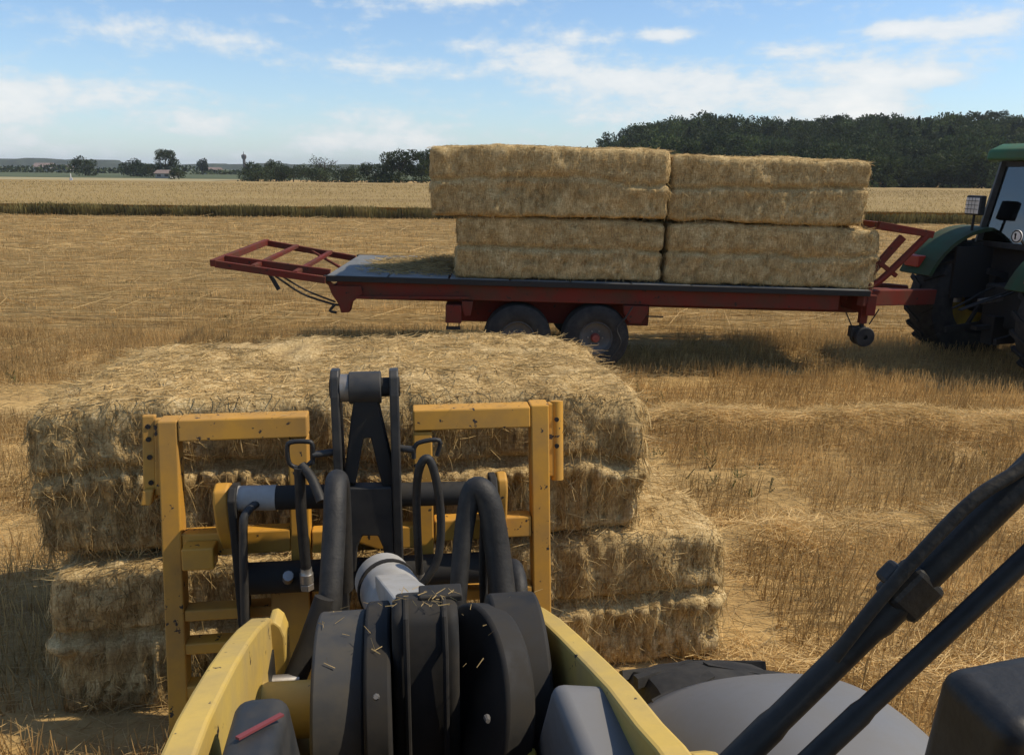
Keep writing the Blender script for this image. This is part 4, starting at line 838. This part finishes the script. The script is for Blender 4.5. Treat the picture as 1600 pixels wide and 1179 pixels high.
    MB().tube([(-.392, 2.79, 1.240), (-.396, 2.79, 1.05), (-.392, 2.80, .80)], .020, 10).build('hose', M['hose'], ld, smooth=True); MB().tube([(-.385, 2.80, 1.245), (-.345, 2.76, 1.205), (-.310, 2.70, 1.14)], .018, 10, 3).build('hose', M['hose'], ld, smooth=True)
    m = MB(); m.tube([(.025, 2.80, 1.255), (.028, 2.80, 1.295), (.050, 2.80, 1.318), (.122, 2.80, 1.322), (.112, 2.80, 1.262)], .0085, 10, 4); h = m.build('latch_handle', M['black'], ld, smooth=True); MB().cyl((-.025, 2.82, 1.290), (.03, 2.80, 1.288), .013, 12).build('handle_rod', M['blue'], h, smooth=True)
    # hoses
    MB().tube([(-.262, 2.20, .60), (-.252, 2.22, .92), (-.238, 2.38, 1.18), (-.236, 2.46, 1.275), (-.236, 2.54, 1.285), (-.236, 2.61, 1.22), (-.240, 2.66, 1.05), (-.245, 2.68, .80)], .037, 16, 6).build('hose', M['hose'], ld, smooth=True)
    MB().tube([(.128, 2.05, .80), (.140, 2.16, .97), (.165, 2.24, 1.18), (.193, 2.28, 1.315), (.222, 2.28, 1.340), (.252, 2.26, 1.29), (.276, 2.22, 1.12), (.290, 2.12, .92), (.295, 2.0, .75)], [.026, .027, .030, .034, .038, .040, .042, .042, .042], 16, 6).build('hose', M['hose'], ld, smooth=True)
    MB().tube([(.040, 2.52, .85), (.030, 2.52, 1.05), (.030, 2.52, 1.25), (.046, 2.50, 1.345), (.072, 2.50, 1.362), (.095, 2.50, 1.29), (.110, 2.50, 1.15), (.100, 2.48, 1.02), (.062, 2.46, .95), (.02, 2.45, .90)], .0145, 12, 6).build('hose', M['hose'], ld, smooth=True)
    MB().tube([(.330, 2.2, .70), (.345, 2.24, .92), (.352, 2.30, 1.0), (.345, 2.40, 1.0), (.33, 2.5, .86)], .028, 14, 6).build('hose', M['hose'], ld, smooth=True)
    MB().tube([(.235, 2.24, .86), (.232, 2.27, 1.08), (.238, 2.29, 1.24)], .014, 10, 4).build('hose', M['hose'], ld, smooth=True)
    fitting((-.248, 2.215, .90), (-.02, -.03, -.30), .038, ld); fitting((.140, 2.15, .955), (-.02, -.16, -.3), .027, ld); fitting((.294, 2.05, .83), (0, -.1, -.2), .043, ld); fitting((.034, 2.45, .915), (-1, -.2, -1), .015, ld); fitting((-.392, 2.80, .83), (0, 0, -1), .021, ld); fitting((.036, 2.52, .93), (0, 0, -1), .015, ld)
    # keeper plates, bolts, weld ribs and grease nipples on the lever
    for r_, c_u, c_z, rad_, mt in ((-.190, 1.78, .97, .235, 'casting'),):
        for a_ in (176,):
            ca, sa = math.cos(R(a_)), math.sin(R(a_)); p0 = Vector((r_, c_u+ca*(rad_-.004), c_z+sa*(rad_-.004))); p1 = Vector((r_, c_u+ca*(rad_+.014), c_z+sa*(rad_+.014)))
            MB().cyl(p0, p1+(p1-p0)*1.2, .016, 6).build('bolt', M['steel'], ld, bevel=.002); MB().cyl(p0, p0.lerp(p1, .6), .030, 20).build('washer', M['dark'], ld)
    for r_ in (-.012, .078):
        MB().tube([(r_, 1.614, .55), (r_, 1.607, .9), (r_, 1.617, 1.21), (r_, 1.653, 1.283), (r_, 1.72, 1.301)], .007, 8).build('weld_rib', M['dark'], ld, smooth=True)
    MB().tube([(.162, 1.50, 1.12), (.162, 1.475, 1.13)], [.008, .005], 8).build('grease_nipple', M['steel'], ld); MB().tube([(-.08, 1.52, 1.18), (-.08, 1.50, 1.195)], [.008, .005], 8).build('grease_nipple', M['steel'], ld)
    MB().lathe([(-.010, .092), (.010, .092), (.010, .100), (-.010, .100)], (-.070, 2.33, .982), (-.21, 1, -.17), 32).build('gland_ring', M['dark'], ld, smooth=True)
    for u_, z_ in ((1.30, 1.10), (1.62, 1.03)): MB().cyl((-.368-.05*(u_-1.2)-.002, u_, z_), (-.368-.05*(u_-1.2)+.012, u_, z_), .014, 6).build('bolt', M['steel'], ld)
    # wiper on the windscreen, lower right
    wp = empty('wiper'); wp.parent = ld
    def along(p, q, t): return Vector(p).lerp(Vector(q), t)
    A0, A1 = Vector((.2340, .60, 1.678)), Vector((.600, .60, 2.083))
    MB().tube([A0, along(A0, A1, .28), along(A0, A1, .30), along(A0, A1, .52), along(A0, A1, .54), A1], [.0142, .0142, .0126, .0126, .0150, .0150], 12).build('wiper_arm', M['black'], wp, smooth=True)
    MB().bar(along(A0, A1, .575), along(A0, A1, .655), .040, .030, (0, 1, 0)).build('arm_joint', M['black'], wp, bevel=.006)
    MB().bar(along(A0, A1, .60)+Vector((-.02, 0, .014)), along(A0, A1, .64)+Vector((-.02, 0, .014)), .02, .02, (0, 1, 0)).build('hose_clip', M['black'], wp, bevel=.004)
    MB().tube([along(A0, A1, .44)+Vector((-.010, -.01, .012)), along(A0, A1, .56)+Vector((-.018, -.01, .018)), along(A0, A1, .68)+Vector((-.022, -.01, .022)), along(A0, A1, .80)+Vector((-.024, -.01, .020)), along(A0, A1, .90)+Vector((-.012, -.01, .014)), A1+Vector((-.02, 0, .02))], .0062, 10, 5).build('washer_hose', M['hose'], wp, smooth=True)
    B0, B1 = Vector((.272, .55, 1.712)), Vector((.570, .55, 2.030))
    MB().tube([B0, along(B0, B1, .40), along(B0, B1, .42), B1], [.0102, .0102, .0088, .0085], 12).build('link_rod', M['black'], wp, smooth=True)
    MB().box((.12, .50, 1.60), (.40, .66, 1.70)).build('wiper_housing', M['black'], wp, bevel=.01)
    # lamp housing beyond the wiper, on its stalk
    m = MB(); m.hexa([(.865, .88, 1.26), (1.11, .88, 1.26), (1.11, 1.06, 1.26), (.865, 1.06, 1.26), (.858, .86, 1.520), (1.11, .86, 1.550), (1.11, 1.03, 1.550), (.858, 1.03, 1.520)]); hs = m.build('lamp_housing', M['black'], ld, bevel=.035); MB().bar((.95, .95, 1.31), (.95, .95, .9), .04, .04).build('stalk', M['black'], hs)
loader()
def cab():
    cb = empty('cab'); cb.parent = ld
    MB().box((-.80, -1.15, 2.72), (.86, .62, 2.86)).build('roof', M['black'], cb, bevel=.04)
    for r in (-.74, .80):
        MB().bar((r, .40, 1.25), (r, .52, 2.74), .08, .09).build('pillar', M['black'], cb, bevel=.01); MB().bar((r, -1.05, 1.25), (r, -1.05, 2.74), .08, .09).build('pillar', M['black'], cb, bevel=.01)
        MB().box((r-.03, -1.05, .75), (r+.03, .44, 1.35)).build('lower_door', M['black'], cb, bevel=.01)
    MB().box((-.78, -1.15, .75), (.84, -1.05, 1.75)).build('rear_bulkhead', M['black'], cb, bevel=.01)
    MB().box((-.70, -1.02, .70), (.76, .45, .78)).build('floor', M['black'], cb); MB().box((-.70, .38, .78), (.76, .50, 1.62)).build('dash', M['black'], cb, bevel=.02)
    MB().box((-.65, -2.7, .75), (.70, -1.16, 1.65)).build('engine_hood', M['yellow'], ld, bevel=.06)
cab()

# ------------------------------------------------------------------ bale fork held by the coupler, leaning back a little
bf = empty('bale_fork', (0, 0, 0), (0, 0, PSI)); tag(bf, 'chipped yellow steel bale frame held by the loader coupler', 'bale fork')
def fu(z): return 3.05-.16*(1.36-z)
def fork():
    o_ = M['orange']
    def vbar(r0, r1, z0, z1, d0, d1, name, rl=0.0, bev=.006):
        """upright piece: r0..r1 at the top, leaning with the frame"""
        m = MB(); m.hexa([(r0+rl, fu(z0)+d0, z0), (r1+rl, fu(z0)+d0, z0), (r1+rl, fu(z0)+d1, z0), (r0+rl, fu(z0)+d1, z0), (r0, fu(z1)+d0, z1), (r1, fu(z1)+d0, z1), (r1, fu(z1)+d1, z1), (r0, fu(z1)+d1, z1)]); return m.build(name, o_, bf, bevel=bev)
    vbar(-.952, -.878, .03, 1.352, 0, .085, 'outer_post', -.022)
    vbar(.508, .584, .03, 1.372, 0, .085, 'outer_post', .006)
    vbar(-.466, -.390, .06, 1.268, .004, .080, 'inner_post', -.01)
    vbar(.026, .103, .06, 1.276, .004, .080, 'inner_post', -.008)
    vbar(-.876, -.388, 1.272, 1.356, -.002, .082, 'top_beam'); vbar(.028, .506, 1.282, 1.366, -.002, .082, 'top_beam')
    vbar(-.885, -.470, .815, .905, .006, .075, 'lower_beam'); vbar(.105, .507, .825, .910, .006, .075, 'lower_beam'); vbar(-.388, .022, .80, .89, .012, .07, 'lower_beam')
    for r0, r1, z0, z1 in ((-.89, -.475, .555, .60), (-.895, -.48, .42, .465), (.10, .508, .57, .615), (.10, .508, .43, .475), (-.90, -.48, .24, .29)): vbar(r0, r1, z0, z1, .004, .075, 'rung')
    vbar(-.870, -.750, .795, .880, -.07, .004, 'lug_block'); vbar(-.55, -.40, .35, .72, -.03, .003, 'gusset_plate'); vbar(-.385, -.29, .35, .72, -.02, .02, 'gusset_plate')
    # side brackets: plate and tube
    vbar(-1.022, -.972, 1.03, 1.362, .05, .075, 'side_bracket', -.012); vbar(-.974, -.950, 1.05, 1.350, .04, .07, 'bracket_web', -.012); vbar(-1.026, -.985, 1.02, 1.08, .02, .06, 'bracket_foot', -.012)
    vbar(.586, .612, 1.06, 1.366, .04, .07, 'bracket_web'); MB().cyl((.628, fu(1.04)+.06, 1.04), (.628, fu(1.37)+.06, 1.37), .026, 18).build('side_tube', o_, bf, smooth=True)
    for r, zs in ((-1.0, (1.10, 1.2, 1.27, 1.32)), (.622, (1.30, 1.19))):
        for z in zs: MB().cyl((r, fu(z)+.045 if r < 0 else fu(z)+.032, z), (r, fu(z)+.055, z), .010, 10).build('bolt_hole', M['black'], bf)
    # ears the coupler hooks into
    for r0, r1 in ((-.735, -.678), (.352, .395)):
        m = MB(); m.prism([(2.90, .96), (2.885, 1.07), (2.90, 1.115), (2.95, 1.13), (3.02, 1.10), (3.04, .86), (2.97, .84)], lambda u, z: (r0, u, z), lambda u, z: (r1, u, z)); m.build('hook_ear', o_, bf, bevel=.012)
    for r in (-.7, -.2, .3): MB().tube([(r, fu(.1), .10), (r, fu(.1)+.9, .085), (r, fu(.1)+1.15, .08)], [.025, .022, .006], 10).build('tine', M['steel'], bf, smooth=True)
fork()

# ------------------------------------------------------------------ summer haze
hz = MB().box((-4300, -70, -3), (4300, 4600, 42)); hm = bpy.data.materials.new('summer_haze'); hm.use_nodes = True; hn = hm.node_tree; hn.nodes.clear()
ho = hn.nodes.new('ShaderNodeOutputMaterial'); hv = hn.nodes.new('ShaderNodeVolumePrincipled'); hv.inputs['Color'].default_value = (.82, .90, 1, 1); hv.inputs['Density'].default_value = .0002; hn.links.new(hv.outputs[0], ho.inputs['Volume'])
tag(hz.build('haze', hm), 'thin pale summer haze over the fields', 'haze', kind='stuff')

# ------------------------------------------------------------------ chaff that has settled on the loader
def chaff():
    g = np.random.default_rng(404); P = []
    def strip(n, r0, r1, cu, cz, rad, a0, a1):
        r = g.uniform(r0, r1, n); a = np.radians(g.uniform(a0, a1, n)); P.append((np.stack([r, cu+np.cos(a)*rad, cz+np.sin(a)*rad], 1), np.stack([np.zeros(n), np.cos(a), np.sin(a)], 1)))
    strip(10, -.232, -.115, 1.78, .97, .237, 60, 130); strip(6, .21, .33, 1.80, .97, .247, 60, 130); strip(6, .125, .19, 1.74, .97, .252, 70, 150); strip(8, -.108, -.052, 1.76, 1.00, .240, 70, 140)
    n = 40; P.append((np.stack([g.uniform(-.04, .108, n), g.uniform(1.66, 1.76, n), np.full(n, 1.303)], 1), np.tile([0, 0, 1.], (n, 1))))
    n = 70; P.append((np.stack([g.uniform(-.26, .28, n), g.uniform(2.88, 2.92, n), np.full(n, 1.125)], 1), np.tile([0, 0, 1.], (n, 1))))
    for r0, r1, z in ((-.87, -.40, 1.357), (.03, .5, 1.367), (-.88, -.5, .907), (.11, .5, .912)):
        n = 34; P.append((np.stack([g.uniform(r0, r1, n), fu(z)+g.uniform(.005, .075, n), np.full(n, z)], 1), np.tile([0, 0, 1.], (n, 1))))
    p = np.concatenate([a for a, _ in P]); nn = np.concatenate([b for _, b in P]); n = len(p); t = np.cross(nn, unit(g.normal(size=(n, 3)))); t = unit(unit(t)+nn*np.abs(g.normal(size=n))[:, None]*.12)
    v, f, tt = blades(p+nn*.003, t, g.uniform(.006, .035, n), g.uniform(.0012, .003, n), g.uniform(.6, 1.2, n)); o = np_mesh('chaff', v, f, M['straw'], tint=tt); o.rotation_euler = (0, 0, PSI)
    tag(o, 'bits of chaff and straw settled on the loader', 'chaff', kind='stuff')
chaff()
